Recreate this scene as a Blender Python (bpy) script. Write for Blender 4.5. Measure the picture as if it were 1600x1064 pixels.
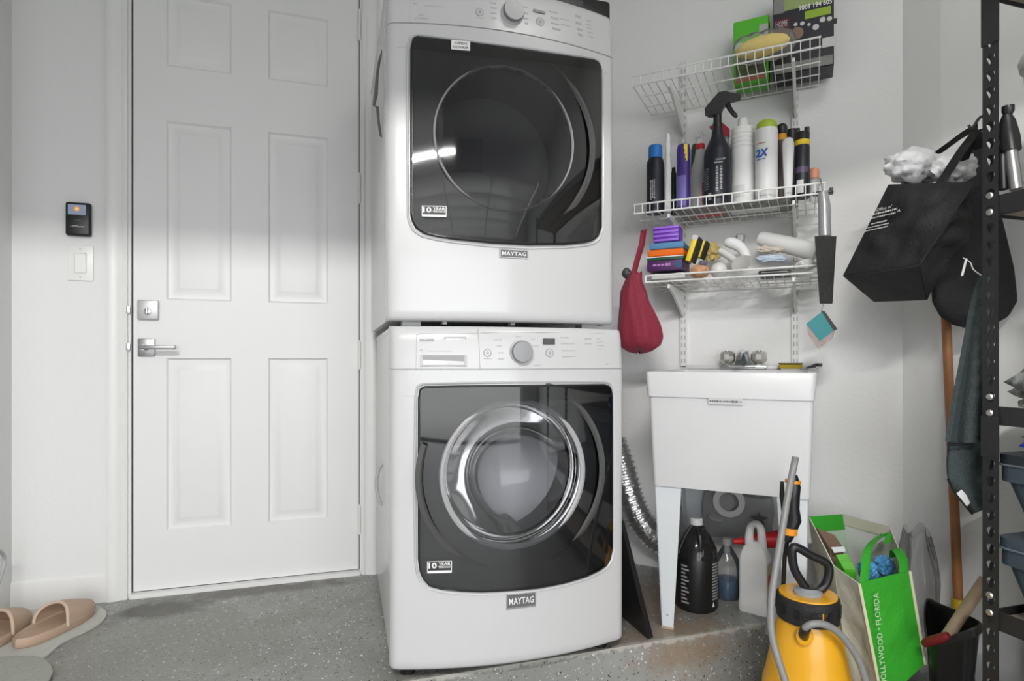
import bpy, bmesh, math, random
from mathutils import Vector, Matrix, noise

random.seed(7)
for o in list(bpy.data.objects):
    bpy.data.objects.remove(o, do_unlink=True)
scene = bpy.context.scene
COL = scene.collection

# ------------------------------------------------------------------ camera
F_PX, CX, HOR = 935.0, 800.0, 562.0          # focal length, principal x and horizon row in a 1600x1064 frame
TH = math.radians(17.5)                      # camera turned right of the door wall's normal
CH_ANG = math.radians(44.0)                  # diagonal wall, measured from the door wall
EYE = 0.87
CT, ST = math.cos(TH), math.sin(TH)
cam_d = bpy.data.cameras.new('camera')
cam_d.sensor_width = 36.0
cam_d.lens = 36.0 * F_PX / 1600.0
cam_d.shift_y = (HOR - 532.0) / 1600.0
cam_d.clip_start = 0.05
cam = bpy.data.objects.new('camera', cam_d)
COL.objects.link(cam)
cam.location = (0, 0, EYE)
cam.rotation_euler = (math.radians(90), 0, -TH)
scene.camera = cam

# ------------------------------------------------------------------ world, lights, exposure
w = bpy.data.worlds.new('world'); scene.world = w
w.use_nodes = True
w.node_tree.nodes['Background'].inputs[0].default_value = (0.95, 0.97, 1.0, 1)
w.node_tree.nodes['Background'].inputs[1].default_value = 2.9


def area_light(name, loc, sx, sy, power, rot=(0, 0, 0), col=(1, 0.985, 0.96)):
    d = bpy.data.lights.new(name, 'AREA')
    d.shape = 'RECTANGLE'; d.size = sx; d.size_y = sy; d.energy = power; d.color = col
    o = bpy.data.objects.new(name, d); COL.objects.link(o)
    o.location = loc; o.rotation_euler = rot
    return o


KEY = Vector((-0.5, -1.0, 2.348))           # strip lamp in the hanging shop light left of the camera
key = area_light('shop_light_lamp', KEY, 1.1, 0.012, 32)
key.rotation_euler = (math.radians(52), 0, 0)
area_light('fill_panel_lamp', (1.1, 0.45, 2.66), 0.9, 0.4, 3)  # unseen fill lamp, added to brighten the upper and diagonal walls
portal = area_light('daylight_portal', (-0.3, -4.28, 0.98), 4.6, 2.36, 1, (math.radians(90), 0, 0))   # samples the sky fill through the doorway set open for it
portal.data.cycles.is_portal = True

vs = scene.view_settings
vs.view_transform = 'Standard'; vs.look = 'None'; vs.gamma = 1.0
vs.use_curve_mapping = False
vs.exposure = 0.9


# ------------------------------------------------------------------ picture geometry helpers
def ray(px, py):
    a, b = (px - CX) / F_PX, (HOR - py) / F_PX
    return Vector((a * CT + ST, -a * ST + CT, b))


def at(px, py, t):                           # point at depth t along the view axis
    return Vector((0, 0, EYE)) + ray(px, py) * t


def floor_pt(px, py, z=0.0):
    r = ray(px, py)
    return Vector((0, 0, EYE)) + r * ((z - EYE) / r.z)


def on_y(px, py, y):
    r = ray(px, py)
    return Vector((0, 0, EYE)) + r * (y / r.y)


def on_x(px, py, x):
    r = ray(px, py)
    return Vector((0, 0, EYE)) + r * (x / r.x)


YD = 2.5                                     # door wall
XL = -1.03                                   # left wall
ZLOW = -0.2                                  # garage floor below the raised platform
YSTEP, XSTEP = 1.63, 1.39                    # platform front edge and right end
CS_DIR = Vector((math.cos(CH_ANG), -math.sin(CH_ANG), 0))     # along the diagonal wall to the right
CN_DIR = Vector((-math.sin(CH_ANG), -math.cos(CH_ANG), 0))    # out of the diagonal wall into the room
CORNER = Vector((1.05, YD, 0))
CLEN = 1.2755


def CS(s, d, z):
    return CORNER + CS_DIR * s + CN_DIR * d + Vector((0, 0, z))


def chp(px, py, d):                          # picture point at distance d in front of the diagonal wall -> s, z, depth
    r = ray(px, py)
    t = ((CORNER + CN_DIR * d).dot(CN_DIR)) / Vector((r.x, r.y, 0)).dot(CN_DIR)
    p = Vector((0, 0, EYE)) + r * t
    return (p - CORNER).dot(CS_DIR), p.z, t


# ------------------------------------------------------------------ materials
MATS = {}


def nt(m):
    m.use_nodes = True
    return m.node_tree, m.node_tree.nodes['Principled BSDF']


def mat(name, col=(0.8, 0.8, 0.8), rough=0.5, metal=0.0, var=0.0, vscale=8.0, bump=0.0, bscale=60.0, coat=0.0, spec=0.5,
        emit=None, estr=0.0, sheen=0.0):
    if name in MATS:
        return MATS[name]
    m = bpy.data.materials.new(name); t, b = nt(m)
    b.inputs['Base Color'].default_value = (*col, 1)
    b.inputs['Roughness'].default_value = rough
    b.inputs['Metallic'].default_value = metal
    b.inputs['Specular IOR Level'].default_value = spec
    b.inputs['Coat Weight'].default_value = coat
    b.inputs['Coat Roughness'].default_value = 0.06
    b.inputs['Sheen Weight'].default_value = sheen
    if emit:
        b.inputs['Emission Color'].default_value = (*emit, 1)
        b.inputs['Emission Strength'].default_value = estr
    tc = None
    if var or bump:
        tc = t.nodes.new('ShaderNodeTexCoord')
    if var:
        n = t.nodes.new('ShaderNodeTexNoise'); n.inputs['Scale'].default_value = vscale; n.inputs['Detail'].default_value = 4
        r = t.nodes.new('ShaderNodeMixRGB'); r.blend_type = 'MIX'
        r.inputs[1].default_value = (*[max(0, c * (1 - var)) for c in col], 1)
        r.inputs[2].default_value = (*[min(1, c * (1 + var)) for c in col], 1)
        t.links.new(tc.outputs['Object'], n.inputs['Vector'])
        t.links.new(n.outputs['Fac'], r.inputs[0]); t.links.new(r.outputs[0], b.inputs['Base Color'])
    if bump:
        n2 = t.nodes.new('ShaderNodeTexNoise'); n2.inputs['Scale'].default_value = bscale; n2.inputs['Detail'].default_value = 3
        bp = t.nodes.new('ShaderNodeBump'); bp.inputs['Strength'].default_value = bump; bp.inputs['Distance'].default_value = 0.01
        t.links.new(tc.outputs['Object'], n2.inputs['Vector'])
        t.links.new(n2.outputs['Fac'], bp.inputs['Height']); t.links.new(bp.outputs[0], b.inputs['Normal'])
    MATS[name] = m
    return m


def glassy(name, tint=(0.9, 0.9, 0.9), ior=1.45, rough=0.03, haze=0.0, hazecol=(0.8, 0.8, 0.8)):
    """thin clear or tinted sheet: tinted transparency under a fresnel reflection, with an optional milky share"""
    if name in MATS:
        return MATS[name]
    m = bpy.data.materials.new(name); m.use_nodes = True
    t = m.node_tree; t.nodes.clear()
    out = t.nodes.new('ShaderNodeOutputMaterial')
    tr = t.nodes.new('ShaderNodeBsdfTransparent'); tr.inputs[0].default_value = (*tint, 1)
    gl = t.nodes.new('ShaderNodeBsdfGlossy'); gl.inputs['Roughness'].default_value = rough
    fr = t.nodes.new('ShaderNodeFresnel'); fr.inputs[0].default_value = ior
    mx = t.nodes.new('ShaderNodeMixShader')
    base = tr
    if haze:
        df = t.nodes.new('ShaderNodeBsdfDiffuse'); df.inputs[0].default_value = (*hazecol, 1)
        m0 = t.nodes.new('ShaderNodeMixShader'); m0.inputs[0].default_value = haze
        t.links.new(tr.outputs[0], m0.inputs[1]); t.links.new(df.outputs[0], m0.inputs[2])
        base = m0
    t.links.new(fr.outputs[0], mx.inputs[0]); t.links.new(base.outputs[0], mx.inputs[1]); t.links.new(gl.outputs[0], mx.inputs[2])
    t.links.new(mx.outputs[0], out.inputs[0])
    MATS[name] = m
    return m


def floor_mat(name, base, flakes=True):
    m = bpy.data.materials.new(name); t, b = nt(m)
    N, L = t.nodes, t.links
    geo = N.new('ShaderNodeNewGeometry')

    def noise_(scale, detail=4, off=(0, 0, 0)):
        mp = N.new('ShaderNodeMapping'); mp.inputs['Location'].default_value = off
        L.new(geo.outputs['Position'], mp.inputs[0])
        n = N.new('ShaderNodeTexNoise'); n.inputs['Scale'].default_value = scale; n.inputs['Detail'].default_value = detail
        L.new(mp.outputs[0], n.inputs['Vector']); return n.outputs['Fac']

    def ramp(v, p0, p1):
        r = N.new('ShaderNodeMapRange'); r.inputs[1].default_value = p0; r.inputs[2].default_value = p1
        L.new(v, r.inputs[0]); return r.outputs[0]

    def mix(f, a, c):
        x = N.new('ShaderNodeMixRGB')
        if isinstance(f, float): x.inputs[0].default_value = f
        else: L.new(f, x.inputs[0])
        if isinstance(a, tuple): x.inputs[1].default_value = (*a, 1)
        else: L.new(a, x.inputs[1])
        if isinstance(c, tuple): x.inputs[2].default_value = (*c, 1)
        else: L.new(c, x.inputs[2])
        return x.outputs[0]

    def math_(op, a, c):
        x = N.new('ShaderNodeMath'); x.operation = op
        for k, v in enumerate((a, c)):
            if isinstance(v, float): x.inputs[k].default_value = v
            else: L.new(v, x.inputs[k])
        return x.outputs[0]

    def blob(cx, cy, rx, ry):                # soft stain of a given place and size, broken up by noise
        mp = N.new('ShaderNodeMapping'); mp.inputs['Location'].default_value = (-cx / rx, -cy / ry, 0)
        mp.inputs['Scale'].default_value = (1 / rx, 1 / ry, 0.001)
        L.new(geo.outputs['Position'], mp.inputs[0])
        ln = N.new('ShaderNodeVectorMath'); ln.operation = 'LENGTH'; L.new(mp.outputs[0], ln.inputs[0])
        d = math_('ADD', ln.outputs['Value'], math_('MULTIPLY', math_('SUBTRACT', noise_(11, 6), 0.5), 1.6))
        return ramp(d, 1.0, 0.45)

    col = mix(ramp(noise_(3.0, 6), 0.35, 0.65), tuple(c * 0.86 for c in base), tuple(min(1, c * 1.1) for c in base))
    col = mix(math_('MULTIPLY', ramp(noise_(2.2, 5, (5, 3, 0)), 0.5, 0.72), 0.5), col, (0.20, 0.19, 0.165))
    if flakes:
        for k, (sc, th, c, off) in enumerate(((62, 0.20, (0.78, 0.78, 0.76), (0, 0, 0)), (70, 0.20, (0.02, 0.02, 0.02), (3, 1, 2)),
                                              (125, 0.24, (0.66, 0.66, 0.65), (9, 4, 1)), (135, 0.26, (0.04, 0.04, 0.04), (1, 8, 5)))):
            v = N.new('ShaderNodeTexVoronoi'); v.inputs['Scale'].default_value = sc
            mp = N.new('ShaderNodeMapping'); mp.inputs['Location'].default_value = off
            L.new(geo.outputs['Position'], mp.inputs[0]); L.new(mp.outputs[0], v.inputs['Vector'])
            keep = ramp(noise_(sc * 0.55, 0, off), 0.56, 0.60)
            inn = ramp(v.outputs['Distance'], th + 0.03, th - 0.03)
            col = mix(math_('MULTIPLY', keep, inn), col, c)
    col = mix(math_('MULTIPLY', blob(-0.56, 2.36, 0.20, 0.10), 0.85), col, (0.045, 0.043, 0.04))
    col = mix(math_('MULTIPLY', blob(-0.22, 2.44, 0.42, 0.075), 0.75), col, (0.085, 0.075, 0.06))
    col = mix(math_('MULTIPLY', blob(1.05, 1.92, 0.28, 0.36), 0.62), col, (0.20, 0.125, 0.085))
    col = mix(math_('MULTIPLY', blob(1.08, 1.67, 0.22, 0.07), 0.55), col, (0.30, 0.215, 0.14))
    col = mix(math_('MULTIPLY', blob(-0.45, 2.05, 0.55, 0.42), 0.38), col, (0.17, 0.165, 0.125))
    mp = N.new('ShaderNodeMapping'); mp.inputs['Location'].default_value = (0, -1.63, 0); mp.inputs['Scale'].default_value = (0.0001, 1, 1)
    L.new(geo.outputs['Position'], mp.inputs[0])
    ln = N.new('ShaderNodeVectorMath'); ln.operation = 'LENGTH'; L.new(mp.outputs[0], ln.inputs[0])
    chip = ramp(math_('ADD', ln.outputs['Value'], math_('MULTIPLY', math_('SUBTRACT', noise_(38, 5), 0.5), 0.05)), 0.013, 0.007)
    col = mix(math_('MULTIPLY', chip, 0.7), col, (0.50, 0.48, 0.44))
    L.new(col, b.inputs['Base Color'])
    b.inputs['Roughness'].default_value = 0.42
    bp = N.new('ShaderNodeBump'); bp.inputs['Strength'].default_value = 0.25; bp.inputs['Distance'].default_value = 0.004
    L.new(noise_(45, 5), bp.inputs['Height']); L.new(bp.outputs[0], b.inputs['Normal'])
    MATS[name] = m
    return m


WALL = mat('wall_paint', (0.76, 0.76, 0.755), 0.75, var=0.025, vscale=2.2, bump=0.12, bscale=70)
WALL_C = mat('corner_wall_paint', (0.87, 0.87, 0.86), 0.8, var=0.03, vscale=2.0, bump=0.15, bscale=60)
CEIL = mat('ceiling_paint', (0.75, 0.75, 0.74), 0.9)
TRIM = mat('trim_paint', (0.78, 0.78, 0.765), 0.4, coat=0.1)
DOORP = mat('door_paint', (0.77, 0.77, 0.765), 0.42, var=0.02, vscale=3)
GAP = mat('gap_dark', (0.05, 0.05, 0.05), 0.9)
WHITE = mat('appliance_white', (0.60, 0.60, 0.605), 0.25, coat=0.25)
WHITE2 = mat('appliance_side_white', (0.66, 0.66, 0.66), 0.32, coat=0.2)
PLGREY = mat('grey_plastic', (0.42, 0.42, 0.43), 0.4)
LTGREY = mat('light_grey_plastic', (0.6, 0.6, 0.61), 0.4)
PRINT = mat('printed_grey', (0.17, 0.17, 0.18), 0.6)
PRINTL = mat('printed_light_grey', (0.42, 0.42, 0.43), 0.6)
BLACK = mat('black_plastic', (0.012, 0.012, 0.013), 0.35)
BLACKM = mat('black_matte', (0.02, 0.02, 0.021), 0.75, bump=0.2, bscale=90)
CHAR = mat('charcoal_panel', (0.06, 0.06, 0.062), 0.45)
CHROME = mat('chrome', (0.75, 0.75, 0.76), 0.12, metal=1)
BRUSHED = mat('brushed_metal', (0.62, 0.62, 0.63), 0.32, metal=1)
STEEL = mat('drum_steel', (0.72, 0.72, 0.73), 0.35, metal=0.8)
PAPER = mat('white_print', (0.85, 0.85, 0.84), 0.6)
WIRE = mat('white_wire_coating', (0.83, 0.83, 0.81), 0.38)
TUBW = mat('tub_white', (0.70, 0.70, 0.705), 0.35, coat=0.15)
LEGG = mat('leg_white_steel', (0.70, 0.73, 0.75), 0.35)
TINT = glassy('tinted_door_glass', (0.60, 0.60, 0.61), 1.9, 0.03)
BOWL = glassy('clear_bowl_glass', (0.80, 0.80, 0.81), 1.9, 0.06, haze=0.10, hazecol=(0.7, 0.7, 0.7))
BOWLD = glassy('dryer_window_glass', (0.72, 0.72, 0.73), 1.5, 0.03, haze=0.03)
CLEAR = glassy('clear_plastic', (0.93, 0.93, 0.93), 1.4, 0.12, haze=0.08)
WRAP = glassy('soft_wrapper', (0.94, 0.94, 0.94), 1.12, 0.2, haze=0.14, hazecol=(0.8, 0.8, 0.78))
CLEARM = glassy('milky_plastic', (0.9, 0.9, 0.9), 1.4, 0.2, haze=0.35)
BLUEL = glassy('blue_liquid', (0.25, 0.55, 0.80), 1.4, 0.1, haze=0.45, hazecol=(0.03, 0.12, 0.26))
FLOORM = floor_mat('epoxy_floor', (0.30, 0.305, 0.29))
YELLOW = mat('yellow_plastic', (0.86, 0.42, 0.012), 0.35, coat=0.2)
GREEN = mat('green_nonwoven', (0.035, 0.38, 0.02), 0.65, bump=0.25, bscale=120)
GREENL = mat('green_carton', (0.10, 0.52, 0.03), 0.55)
BEIGE = mat('cream_nonwoven', (0.66, 0.65, 0.53), 0.8, bump=0.3, bscale=60)
CARD = mat('brown_cardboard', (0.22, 0.14, 0.095), 0.85, var=0.2)
WOOD = mat('orange_wood', (0.36, 0.15, 0.05), 0.5, var=0.3, vscale=25)
WOODP = mat('pale_wood', (0.42, 0.31, 0.21), 0.65, var=0.25, vscale=25)
RED = mat('red_plastic', (0.62, 0.015, 0.02), 0.4)
MAROON = mat('maroon_fabric', (0.25, 0.012, 0.035), 0.7, bump=0.3, bscale=110, sheen=0.2)
BAGBLK = mat('black_nonwoven', (0.012, 0.012, 0.013), 0.72, bump=0.35, bscale=160)
DENIM = mat('grey_green_fleece', (0.055, 0.07, 0.072), 0.9, var=0.35, vscale=160, bump=0.5, bscale=220)
BINB = mat('blue_grey_bin', (0.06, 0.085, 0.11), 0.5, var=0.15, vscale=60)
TAN = mat('tan_foam', (0.46, 0.33, 0.24), 0.6, var=0.06, vscale=12)
TANIN = mat('tan_foam_inside', (0.36, 0.25, 0.175), 0.7)
MATW = mat('pale_grey_mat', (0.52, 0.52, 0.48), 0.9, bump=0.3, bscale=150)
MATG = mat('grey_green_mat', (0.36, 0.37, 0.32), 0.95, var=0.12, vscale=40, bump=0.5, bscale=90)
RAG = mat('white_rag', (0.78, 0.78, 0.76), 0.9, bump=0.3, bscale=70)
RACK = mat('black_rack_steel', (0.022, 0.022, 0.023), 0.5, var=0.3, vscale=120)
GALV = mat('zinc_bolt', (0.6, 0.58, 0.54), 0.35, metal=0.9)
BOARD = mat('particle_board', (0.40, 0.34, 0.28), 0.85, var=0.25, vscale=90)
FOIL = mat('aluminium_foil', (0.78, 0.78, 0.78), 0.28, metal=1, bump=0.6, bscale=50)


def colm(r, g, b, rough=0.45):
    return mat('colour_%02x%02x%02x' % (int(r * 255), int(g * 255), int(b * 255)), (r, g, b), rough)


# ------------------------------------------------------------------ mesh builder
class MB:
    def __init__(self):
        self.v, self.f = [], []

    def add(self, vs_, fs, M=None):
        o = len(self.v)
        self.v += [(M @ Vector(p)) if M else Vector(p) for p in vs_]
        self.f += [tuple(i + o for i in q) for q in fs]
        return self

    def box(self, c, s, M=None, rz=0.0):
        x, y, z = [k / 2 for k in s]
        R = Matrix.Translation(c) @ Matrix.Rotation(rz, 4, 'Z')
        if M: R = M @ R
        p = [(-x, -y, -z), (x, -y, -z), (x, y, -z), (-x, y, -z), (-x, -y, z), (x, -y, z), (x, y, z), (-x, y, z)]
        return self.add(p, [(3, 2, 1, 0), (4, 5, 6, 7), (0, 1, 5, 4), (1, 2, 6, 5), (2, 3, 7, 6), (3, 0, 4, 7)], R)

    def rbox(self, c, s, r=0.01, seg=2, M=None):
        bm = bmesh.new(); bmesh.ops.create_cube(bm, size=1)
        bmesh.ops.scale(bm, vec=s, verts=bm.verts)
        bmesh.ops.bevel(bm, geom=bm.edges[:], offset=min(r, min(s) * 0.49), segments=seg, affect='EDGES', profile=0.5)
        bm.verts.index_update()
        R = Matrix.Translation(c)
        if M: R = M @ R
        self.add([v.co[:] for v in bm.verts], [[v.index for v in f.verts] for f in bm.faces], R)
        bm.free(); return self

    def hexa(self, p):                       # 8 corner points, bottom ring then top ring
        return self.add(p, [(3, 2, 1, 0), (4, 5, 6, 7), (0, 1, 5, 4), (1, 2, 6, 5), (2, 3, 7, 6), (3, 0, 4, 7)])

    def lathe(self, prof, n=24, M=None, a0=0.0, a1=2 * math.pi, sx=1.0, sy=1.0):
        full = abs(a1 - a0 - 2 * math.pi) < 1e-6
        cols = n if full else n + 1
        vs_, fs, rows = [], [], []
        for r, z in prof:
            if r < 1e-6:
                rows.append([len(vs_)] * cols); vs_.append((0, 0, z))
            else:
                rows.append(list(range(len(vs_), len(vs_) + cols)))
                for k in range(cols):
                    a = a0 + (a1 - a0) * k / n
                    vs_.append((r * math.cos(a) * sx, r * math.sin(a) * sy, z))
        for i in range(len(prof) - 1):
            for k in range(n):
                k2 = (k + 1) % cols
                q = [rows[i][k], rows[i][k2], rows[i + 1][k2], rows[i + 1][k]]
                q2 = []
                for x in q:
                    if x not in q2: q2.append(x)
                if len(q2) > 2: fs.append(q2)
        return self.add(vs_, fs, M)

    def cyl(self, p0, p1, r0, r1=None, n=14):
        return self.tube([p0, p1], [r0, r0 if r1 is None else r1], n)

    def tube(self, path, r, n=8, closed=False):
        P = [Vector(p) for p in path]; m = len(P)
        R = r if isinstance(r, (list, tuple)) else [r] * m
        up = None; vs_, fs = [], []
        for i in range(m):
            if closed: tg = P[(i + 1) % m] - P[i - 1]
            else: tg = P[min(i + 1, m - 1)] - P[max(i - 1, 0)]
            tg.normalize()
            if up is None:
                up = Vector((0, 0, 1)) if abs(tg.z) < 0.9 else Vector((1, 0, 0))
            up = up - tg * up.dot(tg)
            if up.length < 1e-5: up = tg.orthogonal()
            up.normalize(); sd = tg.cross(up)
            for k in range(n):
                a = 2 * math.pi * k / n
                vs_.append(P[i] + (up * math.cos(a) + sd * math.sin(a)) * R[i])
        for i in range(m if closed else m - 1):
            j = (i + 1) % m
            for k in range(n):
                k2 = (k + 1) % n
                fs.append((i * n + k, i * n + k2, j * n + k2, j * n + k))
        if not closed:
            fs.append(tuple(range(n))[::-1]); fs.append(tuple((m - 1) * n + k for k in range(n)))
        return self.add(vs_, fs)

    def prism(self, poly, d0, d1, M=None):   # 2-D outline in x,y extruded from d0 to d1 in z
        n = len(poly)
        vs_ = [(x, y, d0) for x, y in poly] + [(x, y, d1) for x, y in poly]
        fs = [tuple(range(n))[::-1], tuple(range(n, 2 * n))] + [(i, (i + 1) % n, n + (i + 1) % n, n + i) for i in range(n)]
        return self.add(vs_, fs, M)

    def grid(self, fn, nu, nv, keep=None):
        vs_ = [fn(i / nu, j / nv) for j in range(nv + 1) for i in range(nu + 1)]
        fs = []
        for j in range(nv):
            for i in range(nu):
                if keep and not keep((i + .5) / nu, (j + .5) / nv): continue
                a = j * (nu + 1) + i
                fs.append((a, a + 1, a + nu + 2, a + nu + 1))
        return self.add(vs_, fs)

    def sheet(self, fn, nu, nv, th):         # grid with real thickness
        e = 1e-3
        P, Q = [], []
        for j in range(nv + 1):
            for i in range(nu + 1):
                u, v = i / nu, j / nv
                p = Vector(fn(u, v))
                du = Vector(fn(min(1, u + e), v)) - Vector(fn(max(0, u - e), v))
                dv = Vector(fn(u, min(1, v + e))) - Vector(fn(u, max(0, v - e)))
                nn = du.cross(dv)
                nn = nn.normalized() if nn.length > 1e-12 else Vector((0, 0, 1))
                P.append(p + nn * th / 2); Q.append(p - nn * th / 2)
        W = nu + 1; o = len(P); fs = []
        for j in range(nv):
            for i in range(nu):
                a = j * W + i
                fs.append((a, a + 1, a + W + 1, a + W)); fs.append((o + a, o + a + W, o + a + W + 1, o + a + 1))
        for i in range(nu):
            fs.append((i, o + i, o + i + 1, i + 1)); b = nv * W + i
            fs.append((b, b + 1, o + b + 1, o + b))
        for j in range(nv):
            a = j * W; fs.append((a, a + W, o + a + W, o + a)); b = a + nu
            fs.append((b, o + b, o + b + W, b + W))
        return self.add(P + Q, fs)

    def lump(self, c, r, amp=0.15, seed=0, sub=3, freq=2.5, M=None, flat=None):
        bm = bmesh.new(); bmesh.ops.create_icosphere(bm, subdivisions=sub, radius=1)
        vs_ = []
        for v in bm.verts:
            d = noise.noise(v.co * freq + Vector((seed * 3.1, seed, 0))) + 0.5 * noise.noise(v.co * freq * 2.3 + Vector((0, seed, 7)))
            p = v.co * (1 + amp * d * 2)
            p = Vector((p.x * r[0], p.y * r[1], p.z * r[2]))
            if flat is not None: p.z = max(p.z, flat)
            vs_.append(Vector(c) + p)
        bm.verts.index_update()
        self.add(vs_, [[v.index for v in f.verts] for f in bm.faces], M); bm.free(); return self

    def build(self, name, material, parent=None, world=False, angle=38):
        me = bpy.data.meshes.new(name)
        vv = self.v
        if world and parent is not None:
            inv = (Matrix.Translation(parent.location) @ parent.rotation_euler.to_matrix().to_4x4()).inverted()
            vv = [inv @ p for p in vv]
        me.from_pydata([p[:] for p in vv], [], self.f)
        me.validate()
        bm = bmesh.new(); bm.from_mesh(me); bmesh.ops.recalc_face_normals(bm, faces=bm.faces); bm.to_mesh(me); bm.free()
        for p in me.polygons: p.use_smooth = True
        me.set_sharp_from_angle(angle=math.radians(angle))
        me.materials.append(material)
        o = bpy.data.objects.new(name, me); COL.objects.link(o)
        if parent is not None: o.parent = parent
        return o


def tag(o, label, cat, group=None):
    o['label'] = label; o['category'] = cat
    if group: o['group'] = group
    return o


def thing(name, label, cat, loc=(0, 0, 0), rz=0.0, group=None):
    o = bpy.data.objects.new(name, None); COL.objects.link(o)
    o.empty_display_size = 0.05
    o.location = loc; o.rotation_euler = (0, 0, rz)
    return tag(o, label, cat, group)


def struct(mb, name, m, label=None):
    o = mb.build(name, m); o['kind'] = 'structure'
    if label: o['label'] = label
    return o


def text_mesh(s, size, bold=0.0, extr=0.0002, shear=0.0):
    c = bpy.data.curves.new('t', 'FONT'); c.body = s; c.size = size; c.extrude = extr; c.offset = bold
    c.align_x = 'CENTER'; c.align_y = 'CENTER'; c.shear = shear; c.resolution_u = 2
    o = bpy.data.objects.new('t', c)
    me = bpy.data.meshes.new_from_object(o)
    bpy.data.objects.remove(o); bpy.data.curves.remove(c)
    return me


def text(s, M, width, height, m, parent, name='lettering', bold=0.0, shear=0.0):
    """printed words fitted to width x height; M maps text x,y,normal into the parent's frame"""
    me = text_mesh(s, 1.0, bold, 0.0, shear)
    xs = [v.co.x for v in me.vertices]; ys = [v.co.y for v in me.vertices]
    sx = width / max(1e-6, max(xs) - min(xs)); sy = height / max(1e-6, max(ys) - min(ys))
    mx, my = (max(xs) + min(xs)) / 2, (max(ys) + min(ys)) / 2
    for v in me.vertices:
        v.co = M @ Vector(((v.co.x - mx) * sx, (v.co.y - my) * sy, 0))
    me.name = name; me.materials.clear(); me.materials.append(m)
    o = bpy.data.objects.new(name, me); COL.objects.link(o)
    o.parent = parent
    return o


def marks(M, width, height, m, parent, rows=1, seed=0, name='print_marks'):
    """print too small to read: irregular dashes in rows, no letters"""
    r_ = random.Random(seed); mm = MB(); rh = height / rows
    for k in range(rows):
        x = -width / 2 + (0 if k % 2 == 0 else width * 0.06); y = height / 2 - (k + 0.5) * rh
        while x < width / 2:
            w_ = min(r_.uniform(0.35, 1.3) * rh * 0.6, width / 2 - x)
            h_ = rh * r_.uniform(0.4, 0.7)
            mm.add([(x, y - h_ / 2, 0), (x + w_, y - h_ / 2, 0), (x + w_, y + h_ / 2, 0), (x, y + h_ / 2, 0)], [(0, 1, 2, 3)], M)
            x += w_ + rh * 0.18
    o = mm.build(name, m, parent); o['kind'] = 'stuff'
    return o


def basis(o, x, y):                           # matrix with origin o, text x axis x, text y axis y
    x = Vector(x).normalized(); y = Vector(y); z = x.cross(y).normalized(); y = z.cross(x)
    M = Matrix.Identity(4)
    for i in range(3):
        M[i][0], M[i][1], M[i][2], M[i][3] = x[i], y[i], z[i], o[i]
    return M


def curve(pts, n=8, closed=False):            # Catmull-Rom through the points
    P = [Vector(p) for p in pts]; out = []
    m = len(P)
    for i in range(m if closed else m - 1):
        if closed: a, b, c, d = P[i - 1], P[i], P[(i + 1) % m], P[(i + 2) % m]
        else: a, b, c, d = P[max(i - 1, 0)], P[i], P[i + 1], P[min(i + 2, m - 1)]
        for k in range(n):
            t = k / n
            out.append(0.5 * ((2 * b) + (c - a) * t + (2 * a - 5 * b + 4 * c - d) * t * t + (3 * b - a - 3 * c + d) * t ** 3))
    if not closed: out.append(P[-1])
    return out


def circle(r, n=20, c=(0, 0)):
    return [(c[0] + r * math.cos(2 * math.pi * k / n), c[1] + r * math.sin(2 * math.pi * k / n)) for k in range(n)]


def rrect(w_, h_, r, n=4, c=(0, 0)):
    out = []
    for qx, qy, a in ((1, 1, 0), (-1, 1, 90), (-1, -1, 180), (1, -1, 270)):
        for k in range(n + 1):
            t = math.radians(a + 90 * k / n)
            out.append((c[0] + qx * (w_ / 2 - r) + r * math.cos(t), c[1] + qy * (h_ / 2 - r) + r * math.sin(t)))
    return out
# ================================================================== the room
ZC = 2.75
XR = 1.967
YC = (CORNER + CS_DIR * CLEN).y               # where the diagonal wall meets the right wall
YB = on_x(1470, 562, XR).y                    # slight bend of the right wall
XE, YF = XR + 0.15 * (YB + 4.2), -4.2
DX0, DX1, DZ1 = -0.670, 0.141, 2.36           # door opening
T = 0.12

m = MB(); m.box(((XSTEP + XL - 2.2) / 2, (YSTEP + YD + T) / 2, ZLOW / 2 - 0.01), (XSTEP - XL + 2.2, YD + T - YSTEP, -ZLOW + 0.02))
o = m.build('floor_platform', FLOORM); o['kind'] = 'structure'
m = MB(); m.box((0, -0.9, ZLOW - 0.06), (7.4, 7.6, 0.12))
struct(m, 'floor', FLOORM)
m = MB(); m.box((0, -0.9, ZC + 0.05), (7.4, 7.6, 0.1))
struct(m, 'ceiling', CEIL)
m = MB()
m.box(((XL - 2.2 + DX0) / 2, YD + T / 2, (ZC + ZLOW) / 2), (DX0 - XL + 2.2, T, ZC - ZLOW))
m.box(((DX1 + 1.2) / 2, YD + T / 2, (ZC + ZLOW) / 2), (1.2 - DX1, T, ZC - ZLOW))
m.box(((DX0 + DX1) / 2, YD + T / 2, (ZC + DZ1) / 2), (DX1 - DX0, T, ZC - DZ1))
m.box(((DX0 + DX1) / 2, YD + T + 0.02, 1.2), (DX1 - DX0 + 0.1, 0.03, 2.5))
struct(m, 'wall_back', WALL)


def wall_strip(name, p0, p1, material, z0=ZLOW, z1=ZC, side=1):
    d = Vector((p1[0] - p0[0], p1[1] - p0[1], 0)); n = Vector((d.y, -d.x, 0)).normalized() * T * side
    a, b = Vector((*p0, 0)), Vector((*p1, 0))
    mm = MB()
    mm.hexa([a + Vector((0, 0, z0)), b + Vector((0, 0, z0)), b + n + Vector((0, 0, z0)), a + n + Vector((0, 0, z0)),
             a + Vector((0, 0, z1)), b + Vector((0, 0, z1)), b + n + Vector((0, 0, z1)), a + n + Vector((0, 0, z1))])
    return struct(mm, name, material)


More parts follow.
